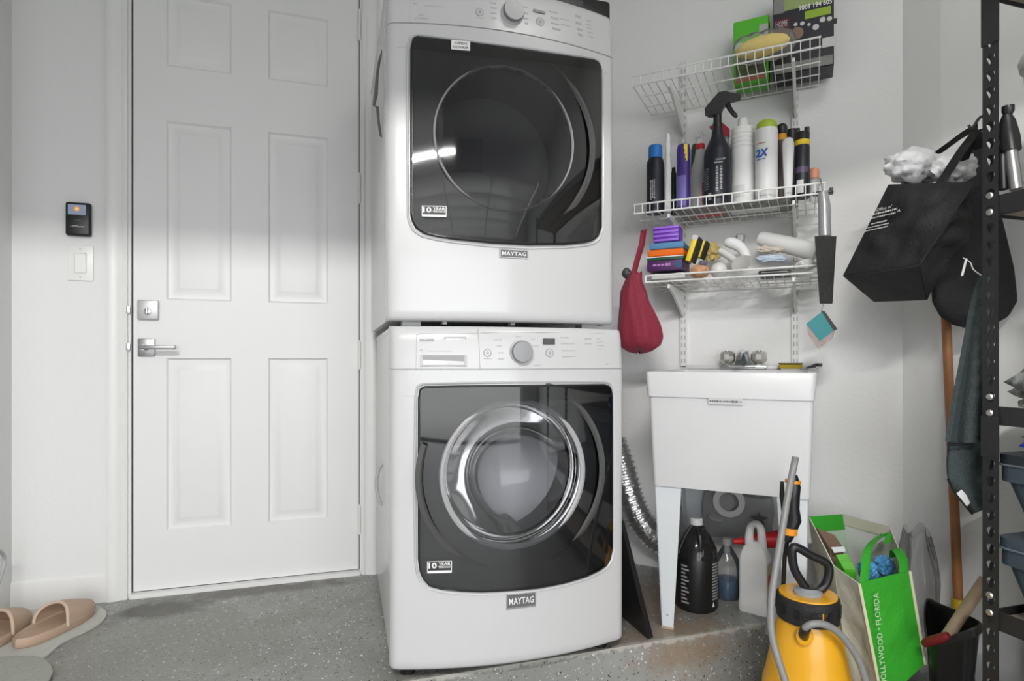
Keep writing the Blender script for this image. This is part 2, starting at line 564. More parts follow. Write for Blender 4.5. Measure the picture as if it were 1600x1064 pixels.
c1 = CORNER + CS_DIR * CLEN
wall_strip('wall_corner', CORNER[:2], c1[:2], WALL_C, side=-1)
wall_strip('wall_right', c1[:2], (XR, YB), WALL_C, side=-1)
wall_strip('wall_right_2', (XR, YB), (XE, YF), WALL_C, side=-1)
wall_strip('wall_left', (XL, 2.1), (XL, YD), WALL, side=-1)
wall_strip('wall_left_2', (XL - 2.2, 2.1), (XL, 2.1), WALL, side=-1)
wall_strip('wall_left_3', (XL - 2.2, YF), (XL - 2.2, 2.1), WALL, side=-1)

# garage front, door set open to let in fill daylight, seen only in reflections
m = MB()
m.box((-2.95, YF - 0.06, (ZC + ZLOW) / 2), (0.6, T, ZC - ZLOW)); m.box((2.45, YF - 0.06, (ZC + ZLOW) / 2), (0.9, T, ZC - ZLOW))
m.box((-0.3, YF - 0.06, 2.48), (4.8, T, 0.56))
struct(m, 'wall_front', WALL)
m = MB(); m.box((0, YF - 0.12 - 9, ZLOW - 0.06), (30, 18, 0.12))
struct(m, 'floor_driveway', mat('driveway_concrete', (0.42, 0.42, 0.40), 0.9, var=0.1, vscale=2))
gd = bpy.data.objects.new('door_2', None); COL.objects.link(gd); gd.location = (-0.3, YF + 0.25, 2.36)
gd['kind'] = 'structure'; gd['label'] = 'white sectional garage door set open under the ceiling for added daylight'
for k in range(5):
    for q in range(4):
        mm = MB(); mm.rbox((-1.75 + q * 1.165, 0.25 + k * 0.47, 0), (1.14, 0.45, 0.045), 0.02)
        mm.build('panel', TRIM, gd)
mm = MB(); mm.box((0, 1.18, 0.03), (4.7, 2.36, 0.015)); mm.build('backing', mat('garage_door_back', (0.45, 0.45, 0.45), 0.6), gd)
for sx in (-2.36, 2.36):
    mm = MB(); mm.tube(curve([(sx, -0.17, -2.5), (sx, -0.17, -0.5), (sx, 0.0, -0.1), (sx, 0.4, -0.02), (sx, 2.5, 0.0)], 5), 0.02, 6)
    mm.build('track', BRUSHED, gd)

t_ = thing('fill_panel', 'added flat white fill panel under the ceiling', 'fill light', (1.1, 0.45, ZC - 0.03))  # body for the added fill lamp
mm = MB(); mm.rbox((0, 0, 0), (0.95, 0.44, 0.06), 0.012); mm.build('housing', TRIM, t_)
mm = MB(); mm.box((0, 0, -0.033), (0.89, 0.38, 0.006))
mm.build('diffuser', mat('lit_diffuser', (0.9, 0.9, 0.9), 0.5, emit=(1, 0.98, 0.95), estr=1.2), t_)
t_ = thing('shop_light', 'hanging strip shop light with an added dark shade shaped to cut its beam', 'shop light', (KEY.x, KEY.y, KEY.z))
mm = MB()
mm.hexa([(-1.1, -0.25, -0.075), (1.1, -0.25, -0.075), (1.1, 0.25, -0.075), (-1.1, 0.25, -0.075),
         (-1.1, -0.1, 0.05), (1.1, -0.1, 0.05), (1.1, 0.1, 0.05), (-1.1, 0.1, 0.05)])
mm.f = [mm.f[1], mm.f[2], mm.f[4]]
mm.build('shade', BLACKM, t_)  # unseen, shaped to keep the lamp's light off the upper walls
mm = MB(); mm.rbox((0, 0, 0.03), (1.3, 0.06, 0.03), 0.006); mm.build('lamp_bar', PLGREY, t_)
for k in range(8):
    mm = MB(); mm.box((-0.49 + k * 0.14, 0, 0.0075), (0.09, 0.03, 0.005))
    mm.build('led_strip', mat('led_lit', (1, 1, 1), 0.4, emit=(1, 0.98, 0.95), estr=14), t_)
for sx in (-0.5, 0.5):
    mm = MB(); mm.cyl((sx, 0, 0.05), (sx, 0, ZC - KEY.z), 0.004, n=6); mm.build('chain', BRUSHED, t_)

# baseboards
m = MB()
bx1 = on_y(168, 600, YD).x
m.hexa([(XL, YD - 0.014, 0), (bx1, YD - 0.014, 0), (bx1, YD, 0), (XL, YD, 0), (XL, YD - 0.009, 0.092), (bx1, YD - 0.009, 0.092), (bx1, YD, 0.1), (XL, YD, 0.1)])
m.box(((0.207 + 1.04) / 2, YD - 0.006, 0.05), (1.04 - 0.207, 0.012, 0.1))
struct(m, 'baseboard_back', TRIM)
a, b = CS(0, 0.0, 0), CS(0.62, 0, 0)
m = MB()
m.hexa([a, b, b + CN_DIR * 0.012, a + CN_DIR * 0.012, a + Vector((0, 0, 0.095)), b + Vector((0, 0, 0.095)),
        b + CN_DIR * 0.010 + Vector((0, 0, 0.088)), a + CN_DIR * 0.010 + Vector((0, 0, 0.088))])
struct(m, 'baseboard_corner', TRIM)


# door casing, moulded profile swept up each side and over the head
def casing(mm, xin, xout, z0, z1):
    w_ = xout - xin
    prof = [(0, 0.0), (0, 0.010), (0.12, 0.014), (0.28, 0.010), (0.40, 0.016), (0.62, 0.020), (0.85, 0.022), (1.0, 0.018), (1.0, 0.0)]
    n = len(prof)
    vs_ = [(xin + w_ * u, YD - d, z0) for u, d in prof] + [(xin + w_ * u, YD - d, z1) for u, d in prof]
    mm.add(vs_, [tuple(range(n)), tuple(range(n, 2 * n))] + [(i, (i + 1) % n, n + (i + 1) % n, n + i) for i in range(n)])


m = MB(); casing(m, DX0 - 0.008, bx1, 0.0, DZ1 + 0.07); struct(m, 'trim_1', TRIM)
m = MB(); casing(m, DX1 + 0.008, 0.207, 0.0, DZ1 + 0.07); struct(m, 'trim_2', TRIM)
m = MB(); m.box(((DX0 + DX1) / 2, YD - 0.009, DZ1 + 0.04), (DX1 - DX0, 0.018, 0.065)); struct(m, 'trim_3', TRIM)
m = MB(); m.box(((DX0 + DX1) / 2, YD + 0.03, 0.008), (DX1 - DX0, 0.09, 0.016)); struct(m, 'trim_4', TRIM)

# ------------------------------------------------------------------ six-panel door
door = bpy.data.objects.new('door_1', None); COL.objects.link(door)
door.location = ((DX0 + DX1) / 2, YD + 0.012, 0.018); door['kind'] = 'structure'
door['label'] = 'white six-panel door with a lever handle and a square deadbolt'
DW = DX1 - DX0 - 0.011
DH = DZ1 - 0.02
dcx = (DX0 + DX1) / 2
PAN = []
for u0, u1 in ((-0.5575, -0.336), (-0.205, 0.0177)):
    for z0, z1 in ((0.232, 0.876), (1.093, 1.76), (1.965, 2.235)):
        PAN.append((u0 - dcx, u1 - dcx, z0 - 0.018, z1 - 0.018))
us = sorted({-DW / 2, DW / 2, *[p[0] for p in PAN], *[p[1] for p in PAN]})
zs = sorted({0.0, DH, *[p[2] for p in PAN], *[p[3] for p in PAN]})
m = MB()
for i in range(len(us) - 1):
    for j in range(len(zs) - 1):
        cu, cz = (us[i] + us[i + 1]) / 2, (zs[j] + zs[j + 1]) / 2
        if not any(p[0] < cu < p[1] and p[2] < cz < p[3] for p in PAN):
            m.add([(us[i], 0, zs[j]), (us[i + 1], 0, zs[j]), (us[i + 1], 0, zs[j + 1]), (us[i], 0, zs[j + 1])], [(0, 1, 2, 3)])
m.box((0, 0.022, DH / 2), (DW, 0.02, DH))
for x_ in (-DW / 2, DW / 2):
    m.add([(x_, 0, 0), (x_, 0.03, 0), (x_, 0.03, DH), (x_, 0, DH)], [(0, 1, 2, 3)])
m.build('slab', DOORP, door)
for p in PAN:                                 # each panel: sloped moulding, field, raised centre
    rings = [(0.0, 0.0), (0.007, 0.009), (0.014, 0.010), (0.030, 0.008), (0.044, 0.001), (0.047, 0.0005)]
    vs_, fs = [], []
    for ins, dep in rings:
        vs_ += [(p[0] + ins, dep, p[2] + ins), (p[1] - ins, dep, p[2] + ins), (p[1] - ins, dep, p[3] - ins), (p[0] + ins, dep, p[3] - ins)]
    for r in range(len(rings) - 1):
        for k in range(4):
            fs.append((r * 4 + k, r * 4 + (k + 1) % 4, r * 4 + 4 + (k + 1) % 4, r * 4 + 4 + k))
    fs.append(tuple(len(vs_) - 4 + k for k in range(4)))
    mm = MB(); mm.add(vs_, fs); mm.build('panel', DOORP, door, angle=20)
for y0, y1 in ((18, 62), (273, 316), (534, 575), (790, 832)):
    z0, z1 = on_y(562, y1, YD).z - 0.018, on_y(562, y0, YD).z - 0.018
    mm = MB()
    n = 5
    for k in range(n):
        h = (z1 - z0) / n
        mm.cyl((DW / 2 + 0.003, -0.016, z0 + k * h + 0.0008), (DW / 2 + 0.003, -0.016, z0 + (k + 1) * h - 0.0008), 0.0065, n=10)
    mm.cyl((DW / 2 + 0.003, -0.016, z0 - 0.006), (DW / 2 + 0.003, -0.016, z1 + 0.006), 0.0045, n=10)
    mm.box((DW / 2 + 0.003, -0.006, (z0 + z1) / 2), (0.012, 0.012, z1 - z0))
    mm.build('hinge', TRIM, door)
# dark strips painted as the shadow gap at both sides and the foot
mm = MB(); mm.box((-DW / 2 - 0.0027, 0.016, DH / 2), (0.0054, 0.026, DH)); mm.box((DW / 2 + 0.0027, 0.016, DH / 2), (0.0054, 0.026, DH))
mm.box((0, 0.010, -0.0015), (DW, 0.02, 0.004)); mm.build('shadow_gap', GAP, door)


NICK = mat('satin_nickel', (0.36, 0.36, 0.36), 0.35, metal=0.9)


def dp(px, py):
    p = on_y(px, py, YD + 0.012) - Vector(door.location)
    return p.x, p.z


x0, z1 = dp(216, 469); x1, z0 = dp(249, 500)
mm = MB(); mm.rbox(((x0 + x1) / 2, -0.008, (z0 + z1) / 2), (x1 - x0, 0.016, z1 - z0), 0.004)
db = mm.build('deadbolt', mat('satin_plate', (0.5, 0.5, 0.5), 0.45, metal=0.6), door)
mm = MB(); mm.lathe([(0.012, 0), (0.012, 0.004), (0.010, 0.005), (0, 0.005)], 18, Matrix.Translation(((x0 + x1) / 2, -0.016, (z0 + z1) / 2 - 0.006)) @ Matrix.Rotation(math.radians(90), 4, 'X'))
mm.rbox(((x0 + x1) / 2, -0.027, (z0 + z1) / 2 - 0.006), (0.008, 0.014, 0.026), 0.003)
mm.build('thumb_turn', CHROME, db)
x0, z1 = dp(216, 529); x1, z0 = dp(243, 557)
mm = MB(); mm.rbox(((x0 + x1) / 2, -0.005, (z0 + z1) / 2), (x1 - x0, 0.010, z1 - z0), 0.003)
lv = mm.build('lever_rose', NICK, door)
xe, _ = dp(277, 548)
mm = MB(); mm.cyl(((x0 + x1) / 2, -0.008, (z0 + z1) / 2), ((x0 + x1) / 2, -0.055, (z0 + z1) / 2), 0.010)
mm.rbox(((x0 + x1) / 2 + (xe - (x0 + x1) / 2) / 2 - 0.004, -0.052, (z0 + z1) / 2), (xe - (x0 + x1) / 2 + 0.02, 0.016, 0.014), 0.004)
mm.build('lever', NICK, lv)
for py in (484, 542):
    zz = on_y(196, py, YD).z - 0.018
    mm = MB(); mm.rbox((-DW / 2 - 0.012, -0.022, zz), (0.014, 0.004, 0.028), 0.0015); mm.build('strike_plate', BRUSHED, door)


# ------------------------------------------------------------------ wall switch and opener panel
p = on_y(126.5, 411.5, YD); w_ = on_y(147, 411, YD).x - on_y(106, 411, YD).x; h_ = on_y(126, 384, YD).z - on_y(126, 439, YD).z
t_ = thing('light_switch', 'white rocker light switch below the black wall panel', 'light switch', (p.x, YD, p.z))
mm = MB(); mm.rbox((0, -0.003, 0), (w_, 0.006, h_), 0.003); mm.build('cover_plate', mat('switch_white', (0.8, 0.8, 0.78), 0.35), t_)
mm = MB()
mm.hexa([(-0.0165, -0.006, -0.033), (0.0165, -0.006, -0.033), (0.0165, -0.004, -0.033), (-0.0165, -0.004, -0.033),
         (-0.0165, -0.0105, 0.033), (0.0165, -0.0105, 0.033), (0.0165, -0.004, 0.033), (-0.0165, -0.004, 0.033)])
mm.build('rocker', MATS['switch_white'], t_)
mm = MB()
for q in rrect(0.038, 0.071, 0.002): pass
mm.tube([(x, -0.0062, y) for x, y in rrect(0.0365, 0.0695, 0.002)], 0.0008, 4, closed=True); mm.build('rocker_seam', PLGREY, t_)
for s in (-1, 1):
    mm = MB(); mm.lathe([(0.0035, 0), (0.0035, 0.001), (0, 0.0015)], 10, Matrix.Translation((0, -0.006, s * h_ * 0.40)) @ Matrix.Rotation(math.radians(90), 4, 'X'))
    mm.build('screw', LTGREY, t_)

p = on_y(125, 344, YD); w_ = on_y(145, 344, YD).x - on_y(105.5, 344, YD).x; h_ = on_y(125, 318, YD).z - on_y(125, 370, YD).z
t_ = thing('opener_panel', 'black wall control panel with a small lit screen', 'control panel', (p.x, YD, p.z))
mm = MB(); mm.rbox((0, -0.011, 0), (w_, 0.022, h_), 0.008, 3); mm.build('housing', BLACK, t_)
FX = Matrix.Rotation(math.radians(90), 4, 'X')
sc_m = bpy.data.materials.new('lit_screen'); t, b = nt(sc_m)
g = t.nodes.new('ShaderNodeTexCoord'); mp = t.nodes.new('ShaderNodeMapping'); mp.inputs['Location'].default_value = (-0.0, 0, -0.25)
mp.inputs['Scale'].default_value = (90, 1, 90)
gr = t.nodes.new('ShaderNodeTexGradient'); gr.gradient_type = 'SPHERICAL'; cr = t.nodes.new('ShaderNodeValToRGB')
cr.color_ramp.elements[0].color = (0.22, 0.27, 0.38, 1); cr.color_ramp.elements[1].color = (1.0, 0.8, 0.35, 1)
e_ = cr.color_ramp.elements.new(0.45); e_.color = (0.85, 0.38, 0.05, 1)
t.links.new(g.outputs['Object'], mp.inputs[0]); t.links.new(mp.outputs[0], gr.inputs[0]); t.links.new(gr.outputs[0], cr.inputs[0])
t.links.new(cr.outputs[0], b.inputs['Emission Color']); b.inputs['Emission Strength'].default_value = 0.45
b.inputs['Base Color'].default_value = (0.02, 0.02, 0.02, 1)
mm = MB(); mm.box((0, 0, 0), (w_ * 0.70, 0.001, h_ * 0.30)); o = mm.build('screen', sc_m, t_); o.location = (-0.002, -0.0226, h_ * 0.27)
text('LiftMaster', Matrix.Translation((0, -0.0226, -h_ * 0.22)) @ FX, w_ * 0.55, h_ * 0.06, LTGREY, t_)
mm = MB(); mm.rbox((0, -0.0225, -h_ * 0.05), (w_ * 0.3, 0.002, h_ * 0.05), 0.0008); mm.build('button', CHAR, t_)

# ------------------------------------------------------------------ floor mats, slippers, hose at the left
def flat_mat(name, label, cat, pts, z0, th, m_, n=5):
    P = curve([floor_pt(x, y, z0) for x, y in pts], n, closed=True)
    c = sum(P, Vector()) / len(P)
    mm = MB(); mm.prism([(q.x - c.x, q.y - c.y) for q in P], 0, th)
    o = mm.build(name, m_); o.location = (c.x, c.y, z0)
    return tag(o, label, cat)


fm = flat_mat('bath_mat', 'pale grey scalloped mat under the tan slippers', 'mat',
         [(140, 948), (160, 953), (166.5, 962), (158, 974), (138, 986), (114, 997), (95, 1008), (80, 1021), (66, 1031), (40, 1036), (6, 1044), (-8, 1034), (-8, 1002), (6, 974), (60, 954)], 0.001, 0.006, MATW)
flat_mat('foot_mat', 'grey-green ribbed mat with a rounded corner overlapping the pale mat', 'mat',
         [(-40, 1036), (20, 1029), (60, 1030), (75, 1039), (82, 1050), (80, 1060), (66, 1080), (20, 1100), (-50, 1090), (-70, 1060)], 0.008, 0.008, MATG)


def slipper(name, label, heel, toe, mirror=1):
    h, t0 = floor_pt(*heel, 0.02), floor_pt(*toe, 0.02)
    L = (t0 - h).length; d = (t0 - h).normalized()
    t_ = thing(name, label, 'slipper', (h.x, h.y, 0.0075), math.atan2(d.y, d.x) - math.pi / 2, 'pair of tan slides')
    W = 0.105

    def half(v):                              # half width along the length (0 heel, 1 toe)
        return W / 2 * (max(0.0, 1 - abs(2 * v - 1) ** 3.2)) ** 0.5 * (0.86 + 0.16 * math.sin(math.pi * (v * 0.9 + 0.02)))
    n = 22
    P = [(half(k / n) * mirror, L * k / n) for k in range(n + 1)] + [(-half(k / n) * mirror, L * k / n) for k in range(n - 1, 0, -1)]
    mm = MB()
    rings = [(0.93, 0.0), (1.0, 0.006), (1.0, 0.024), (0.95, 0.030)]
    N_ = len(P); vs_ = []; cy = L / 2
    for s, z in rings:
        vs_ += [(x * s, cy + (y - cy) * (1 - (1 - s) * 0.5), z) for x, y in P]
    vs_ += [(x * 0.82, cy + (y - cy) * 0.93, 0.024) for x, y in P]
    fs = [tuple(range(N_))[::-1], tuple(range(4 * N_, 5 * N_))]
    for r in range(4):
        fs += [(r * N_ + k, r * N_ + (k + 1) % N_, (r + 1) * N_ + (k + 1) % N_, (r + 1) * N_ + k) for k in range(N_)]
    mm.add(vs_, fs); mm.build('sole', TAN, t_)

    def up(u, v):                             # closed-toe upper, from the slanted rim to the toe
        a = math.pi * u
        v0 = 0.40 + 0.10 * math.sin(a) ** 2 + 0.10 * (0.5 + 0.5 * math.cos(a)) * 0.6
        y = v0 + (0.985 - v0) * v
        hw = half(y) * 0.985
        ht = 0.018 + 0.052 * (1 - max(0, (y - 0.42) / 0.6) ** 1.5)
        return (hw * math.cos(a) * mirror, L * y, 0.018 + (ht if y < 0.98 else 0.012) * math.sin(a) ** 0.75)
    mm = MB(); mm.sheet(up, 18, 12, 0.006); mm.build('upper', TAN, t_)
    mm = MB(); mm.tube([Vector(up(k / 18, 0)) for k in range(19)], 0.005, 8); mm.build('rim', mat('tan_foam_rim', (0.56, 0.43, 0.33), 0.6), t_)
    return t_


slipper('slipper', 'tan foam slide with closed toe beside the door casing', (24, 1009), (143, 949))
slipper('slipper', 'tan foam slide standing between its twin and the left wall', (-46, 1021), (38, 964), -1)

mm = MB()
P = curve([on_x(px, py, XL + 0.03) for px, py in ((-14, 930), (-3, 912), (6, 885), (7, 872), (1, 862), (-10, 858))], 6)
mm.tube(P, 0.006, 8)
tag(mm.build('cord_loop', PLGREY), 'dark grey cord bulging out from the left wall', 'cord')
# ================================================================== washer and dryer
class Front:
    def __init__(s, cx, cy, rz, w_, z0, H, bow):
        s.o = Vector((cx, cy, z0)); s.rz = rz; s.w = w_; s.H = H; s.bow = bow
        s.inv = (Matrix.Translation(s.o) @ Matrix.Rotation(rz, 4, 'Z')).inverted()

    def y(s, u):
        k = min(1.0, abs(2 * u / s.w))
        yy = -s.bow * (1 - k * k)
        r = 0.022; e = abs(u) - (s.w / 2 - r)
        if e > 0: yy += r * (1 - math.sqrt(max(0, 1 - min(1, e / r) ** 2)))
        return yy

    def uh(s, px, py):                        # picture point on the bowed front -> (u, height)
        C = s.inv @ Vector((0, 0, EYE)); D = s.inv.to_3x3() @ ray(px, py)
        yb = -s.bow * 0.7
        for _ in range(8):
            k = (yb - C.y) / D.y; u = C.x + D.x * k
            yb = -s.bow * (1 - min(1, abs(2 * u / s.w)) ** 2)
        return u, C.z + D.z * k

    def M(s, u, h, off):                      # frame on the surface: x right, y up, z out towards the viewer
        du = (s.y(u + 0.004) - s.y(u - 0.004)) / 0.008
        x = Vector((1, du, 0)).normalized()
        n = Vector((du, -1, 0)).normalized()
        M = basis(Vector((u, s.y(u), h)) + n * off, x, (0, 0, 1))
        return M


def interp(pts, u):
    pts = sorted(pts)
    if u <= pts[0][0]: return pts[0][1]
    for (a, ha), (b, hb) in zip(pts, pts[1:]):
        if u <= b: return ha + (hb - ha) * (u - a) / max(1e-9, b - a)
    return pts[-1][1]


def appliance(name, label, F, depth, seam_px, top_pts, bot_pts, band_px, ring_c, ring_r, dark_drum):
    t_ = thing(name, label, name, F.o, F.rz)
    w_, H = F.w, F.H
    # cabinet: sides, top, back, bottom
    mm = MB(); y0, y1 = 0.03, depth
    mm.rbox((-w_ / 2 + 0.007, (y0 + y1) / 2, H / 2 - 0.006), (0.006, y1 - y0, H - 0.012), 0.002)
    mm.rbox((w_ / 2 - 0.007, (y0 + y1) / 2, H / 2 - 0.006), (0.006, y1 - y0, H - 0.012), 0.002)
    mm.box((0, (y0 + y1) / 2, 0.006), (w_ - 0.02, y1 - y0, 0.008))
    mm.box((0, y1 - 0.004, H / 2), (w_ - 0.02, 0.006, H - 0.02))
    mm.build('cabinet', WHITE2, t_)
    mm = MB(); mm.rbox((0, (y0 + y1) / 2, H - 0.012), (w_ - 0.004, y1 - y0 - 0.004, 0.022), 0.008); mm.build('top_panel', WHITE, t_)
    # outline of the door in u,h
    TP = [F.uh(*p) for p in top_pts]; BP = [F.uh(*p) for p in bot_pts]
    uL, uR = max(TP[0][0], BP[0][0]), min(TP[-1][0], BP[-1][0])
    rc = F.uh(*ring_c)
    R_ = (F.uh(ring_c[0] + ring_r, ring_c[1])[0] - F.uh(ring_c[0] - ring_r, ring_c[1])[0]) / 2
    hs = F.uh(seam_px[0], seam_px[1])[1]
    # bowed fascia
    rows = [(0, 0.05), (0, 0.014), (0.004, 0.005), (0.012, 0.0), (0.03, 0)]
    k = 0.045
    while k < hs - 0.012: rows.append((k, 0.0)); k += 0.0125
    rows += [(hs - 0.002, 0.0), (hs - 0.0012, 0.005), (hs + 0.0012, 0.005), (hs + 0.002, 0.0)]
    k = hs + 0.012
    while k < H - 0.02: rows.append((k, 0.012 * ((k - hs) / (H - hs)))); k += 0.0125
    rows += [(H - 0.018, 0.013), (H - 0.008, 0.018), (H - 0.002, 0.028), (H, 0.05), (H, 0.09)]
    nu = 96
    ucols = []
    for i in range(nu + 1):
        x = -1 + 2 * i / nu
        ucols.append(w_ / 2 * math.sin(x * math.pi / 2) * 0.25 + w_ / 2 * x * 0.75)

    def fascia(u, v):
        i = min(nu, round(u * nu)); j = min(len(rows) - 1, round(v * (len(rows) - 1)))
        uu = ucols[i]; h, dy = rows[j]
        return (uu, max(F.y(uu), -1) + dy if dy < 0.045 else 0.05, h) if dy < 0.08 else (uu, 0.09, h)

    def hole(u, v):
        i = int(u * nu); j = int(v * (len(rows) - 1))
        uu = (ucols[i] + ucols[i + 1]) / 2; h = (rows[j][0] + rows[j + 1][0]) / 2
        if not (uL + 0.02 < uu < uR - 0.02): return True
        return not (interp(BP, uu) + 0.02 < h < interp(TP, uu) - 0.02)
    mm = MB(); mm.grid(fascia, nu, len(rows) - 1, hole)
    for s in (0, 1):                          # side returns
        mm.grid(lambda u, v, s=s: (lambda q: (q[0], q[1] * (1 - u) + 0.05 * u, q[2]))(fascia(s, v)), 2, len(rows) - 1)
    mm.build('front_panel', WHITE, t_, angle=50)
    # the door: frame, tinted glass, dark header, backing plate, ring, bowl, drum
    NU, NV = 72, 72
    cu = [uL + (uR - uL) * (0.5 - 0.5 * math.cos(math.pi * (i / NU))) * 0.5 + (uR - uL) * i / NU * 0.5 for i in range(NU + 1)]

    def pane(off, ins, h0=0.0, h1=1.0):
        def fn(u, v):
            uu = cu[min(NU, round(u * NU))]
            mid = (uL + uR) / 2
            uu = mid + (uu - mid) * (1 - ins / (uR - uL) * 2)
            b_, t2 = interp(BP, uu) + ins, interp(TP, uu) - ins
            h = b_ + (t2 - b_) * (h0 + (h1 - h0) * v)
            return (uu, F.y(uu) + off, h)
        return fn
    edge = []
    for i in range(NU + 1): edge.append(pane(0, 0)(i / NU, 0))
    for j in range(1, NV): edge.append(pane(0, 0)(1, j / NV))
    for i in range(NU, -1, -1): edge.append(pane(0, 0)(i / NU, 1))
    for j in range(NV - 1, 0, -1): edge.append(pane(0, 0)(0, j / NV))
    E = [Vector(p) for p in edge]; n = len(E); cen = Vector(((uL + uR) / 2, 0, sum(p.z for p in E) / n))

    def grow(p, d):
        q = Vector((p.x - cen.x, 0, p.z - cen.z)); return q.normalized() * d
    mm = MB(); loops = []
    for d, off in ((0.013, 0.001), (0.011, -0.004), (0.006, -0.003), (0.003, 0.004), (0.0, 0.006)):
        loops.append([p + grow(p, d) + Vector((0, off, 0)) for p in E])
    vs_ = [p for l in loops for p in l]
    mm.add(vs_, [(r * n + k, r * n + (k + 1) % n, (r + 1) * n + (k + 1) % n, (r + 1) * n + k) for r in range(4) for k in range(n)])
    mm.build('door_surround', WHITE, t_, angle=60)
    mm = MB(); loops = []
    for d, off in ((0.0015, 0.012), (0.0015, -0.008), (-0.001, -0.0115), (-0.005, -0.0115), (-0.005, 0.012)):
        loops.append([p + grow(p, d) + Vector((0, off, 0)) for p in E])
    vs_ = [p for l in loops for p in l]
    mm.add(vs_, [(r * n + k, r * n + (k + 1) % n, (r + 1) * n + (k + 1) % n, (r + 1) * n + k) for r in range(4) for k in range(n)])
    dr = mm.build('door', BLACK, t_, angle=60)
    hb = [F.uh(*p)[1] for p in band_px]; ub = [F.uh(*p)[0] for p in band_px]

    def bandh(u): return interp(list(zip(ub, hb)), u)
    mm = MB(); mm.grid(pane(-0.0115, 0.004), NU, NV); mm.build('glass', TINT, dr, angle=80)
    mm = MB()

    def bandf(u, v):
        uu, yy, _ = pane(-0.009, 0.004)(u, 1); t2 = interp(TP, uu) - 0.004
        b2 = max(min(bandh(uu), t2), interp(BP, uu) + 0.004)
        return (uu, yy, b2 + (t2 - b2) * v)
    mm.grid(bandf, NU, 6); mm.build('header_band', BLACK, dr)
    mm = MB(); yb = -0.0025
    mm.grid(pane(yb, 0.003), NU, NV, lambda u, v: (lambda q: (q[0] - rc[0]) ** 2 + (q[2] - rc[1]) ** 2 > (R_ * (0.985 if dark_drum else 1.0)) ** 2)(pane(yb, 0.003)(u, v)))
    mm.build('backing_plate', CHAR, dr, angle=80)
    AX = Matrix.Translation((rc[0], F.y(rc[0]) + 0.002, rc[1])) @ Matrix.Rotation(math.radians(-90), 4, 'X')   # lathe z -> +y (into the drum)
    rw = 0.35 if dark_drum else 1.0
    mm = MB(); mm.lathe([(R_ * (1 - 0.045 * rw), 0.006), (R_ * (1 - 0.035 * rw), -0.004), (R_ * 1.0, -0.008), (R_ * (1 + 0.035 * rw), -0.004), (R_ * (1 + 0.045 * rw), 0.008)], 64, AX)
    mm.build('window_ring', mat('ring_grey', (0.42, 0.42, 0.43), 0.25, coat=0.4), dr)
    mm = MB(); mm.lathe([(R_ * 1.27, 0.004), (R_ * 1.30, -0.003), (R_ * 1.36, 0.0035)], 64, AX, math.radians(-70 if not dark_drum else -60), math.radians(200 if not dark_drum else 60))
    mm.build('outer_ring', mat('outer_ring_grey', (0.09, 0.09, 0.09), 0.3), dr)
    mm = MB()
    if dark_drum:
        mm.lathe([(R_ * 0.985, 0.003), (R_ * 0.5, 0.003), (0, 0.003)], 48, AX)
    else:
        mm.lathe([(R_ * 0.96, 0.0), (R_ * 0.92, 0.02), (R_ * 0.89, 0.055), (R_ * 0.80, 0.075), (R_ * 0.72, 0.09), (R_ * 0.55, 0.12), (R_ * 0.3, 0.138), (0, 0.145)], 56, AX)
    mm.build('bowl', BOWLD if dark_drum else BOWL, dr, angle=25)
    mm = MB()
    if dark_drum:
        mm.lathe([(R_ * 1.02, 0.008), (R_ * 1.02, 0.22), (R_ * 0.6, 0.26), (0, 0.27)], 40, AX)
    else:
        mm.lathe([(R_ * 1.02, 0.008), (R_ * 0.99, 0.06), (R_ * 1.1, 0.07), (R_ * 1.1, 0.26), (R_ * 0.6, 0.29), (0, 0.30)], 40, AX)
    mm.build('drum', mat('dryer_drum', (0.20, 0.20, 0.205), 0.45) if dark_drum else STEEL, dr)
    if not dark_drum:
        for k in range(3):                    # the three lifter fins in the drum
            a = math.radians(40 + 120 * k)
            q = MB(); c_ = Vector((rc[0] + math.cos(a) * R_ * 0.98, F.y(rc[0]) + 0.17, rc[1] + math.sin(a) * R_ * 0.98))
            q.rbox((0, 0, 0), (0.05, 0.16, 0.035), 0.015, 2, Matrix.Translation(c_) @ Matrix.Rotation(-a, 4, 'Y'))
            q.build('lifter', PLGREY, dr)
    # seams either side of the door, badge, energy sticker
    return t_, dr, (uL, uR), rc, R_, hs


def plate(F, parent, px0, py0, px1, py1, m_, name, th=0.0015, r=0.001, off=0.0):
    u0, h1 = F.uh(px0, py0); u1, h0 = F.uh(px1, py1)
    u, h = (u0 + u1) / 2, (h0 + h1) / 2
    mm = MB(); mm.rbox((0, 0, 0), (abs(u1 - u0), abs(h1 - h0), th), min(r, th * 0.45), 1, F.M(u, h, off + th / 2))
    return mm.build(name, m_, parent), u, h, abs(u1 - u0), abs(h1 - h0)


def ftext(F, parent, s, px, py, wpx, hpx, m_, off=0.0006, bold=0.0, shear=0.0, name='lettering', tilt=True):
    u, h = F.uh(px, py); u0 = F.uh(px - wpx / 2, py)[0]; u1 = F.uh(px + wpx / 2, py)[0]
    h0 = F.uh(px, py + hpx / 2)[1]; h1 = F.uh(px, py - hpx / 2)[1]
    return text(s, F.M(u, h, off), u1 - u0, h1 - h0, m_, parent, name, bold, shear)


def disc(F, parent, px, py, rpx, prof, m_, name, off=0.0, n=32, half=None):
    u, h = F.uh(px, py); r = abs(F.uh(px + rpx, py)[0] - F.uh(px - rpx, py)[0]) / 2
    mm = MB(); mm.lathe([(r * a, b) for a, b in prof], n, F.M(u, h, off))
    return mm.build(name, m_, parent)


def panel_off(F, hs, h):                      # the control panel leans back above its seam
    return -0.012 * max(0, (h - hs) / (F.H - hs))


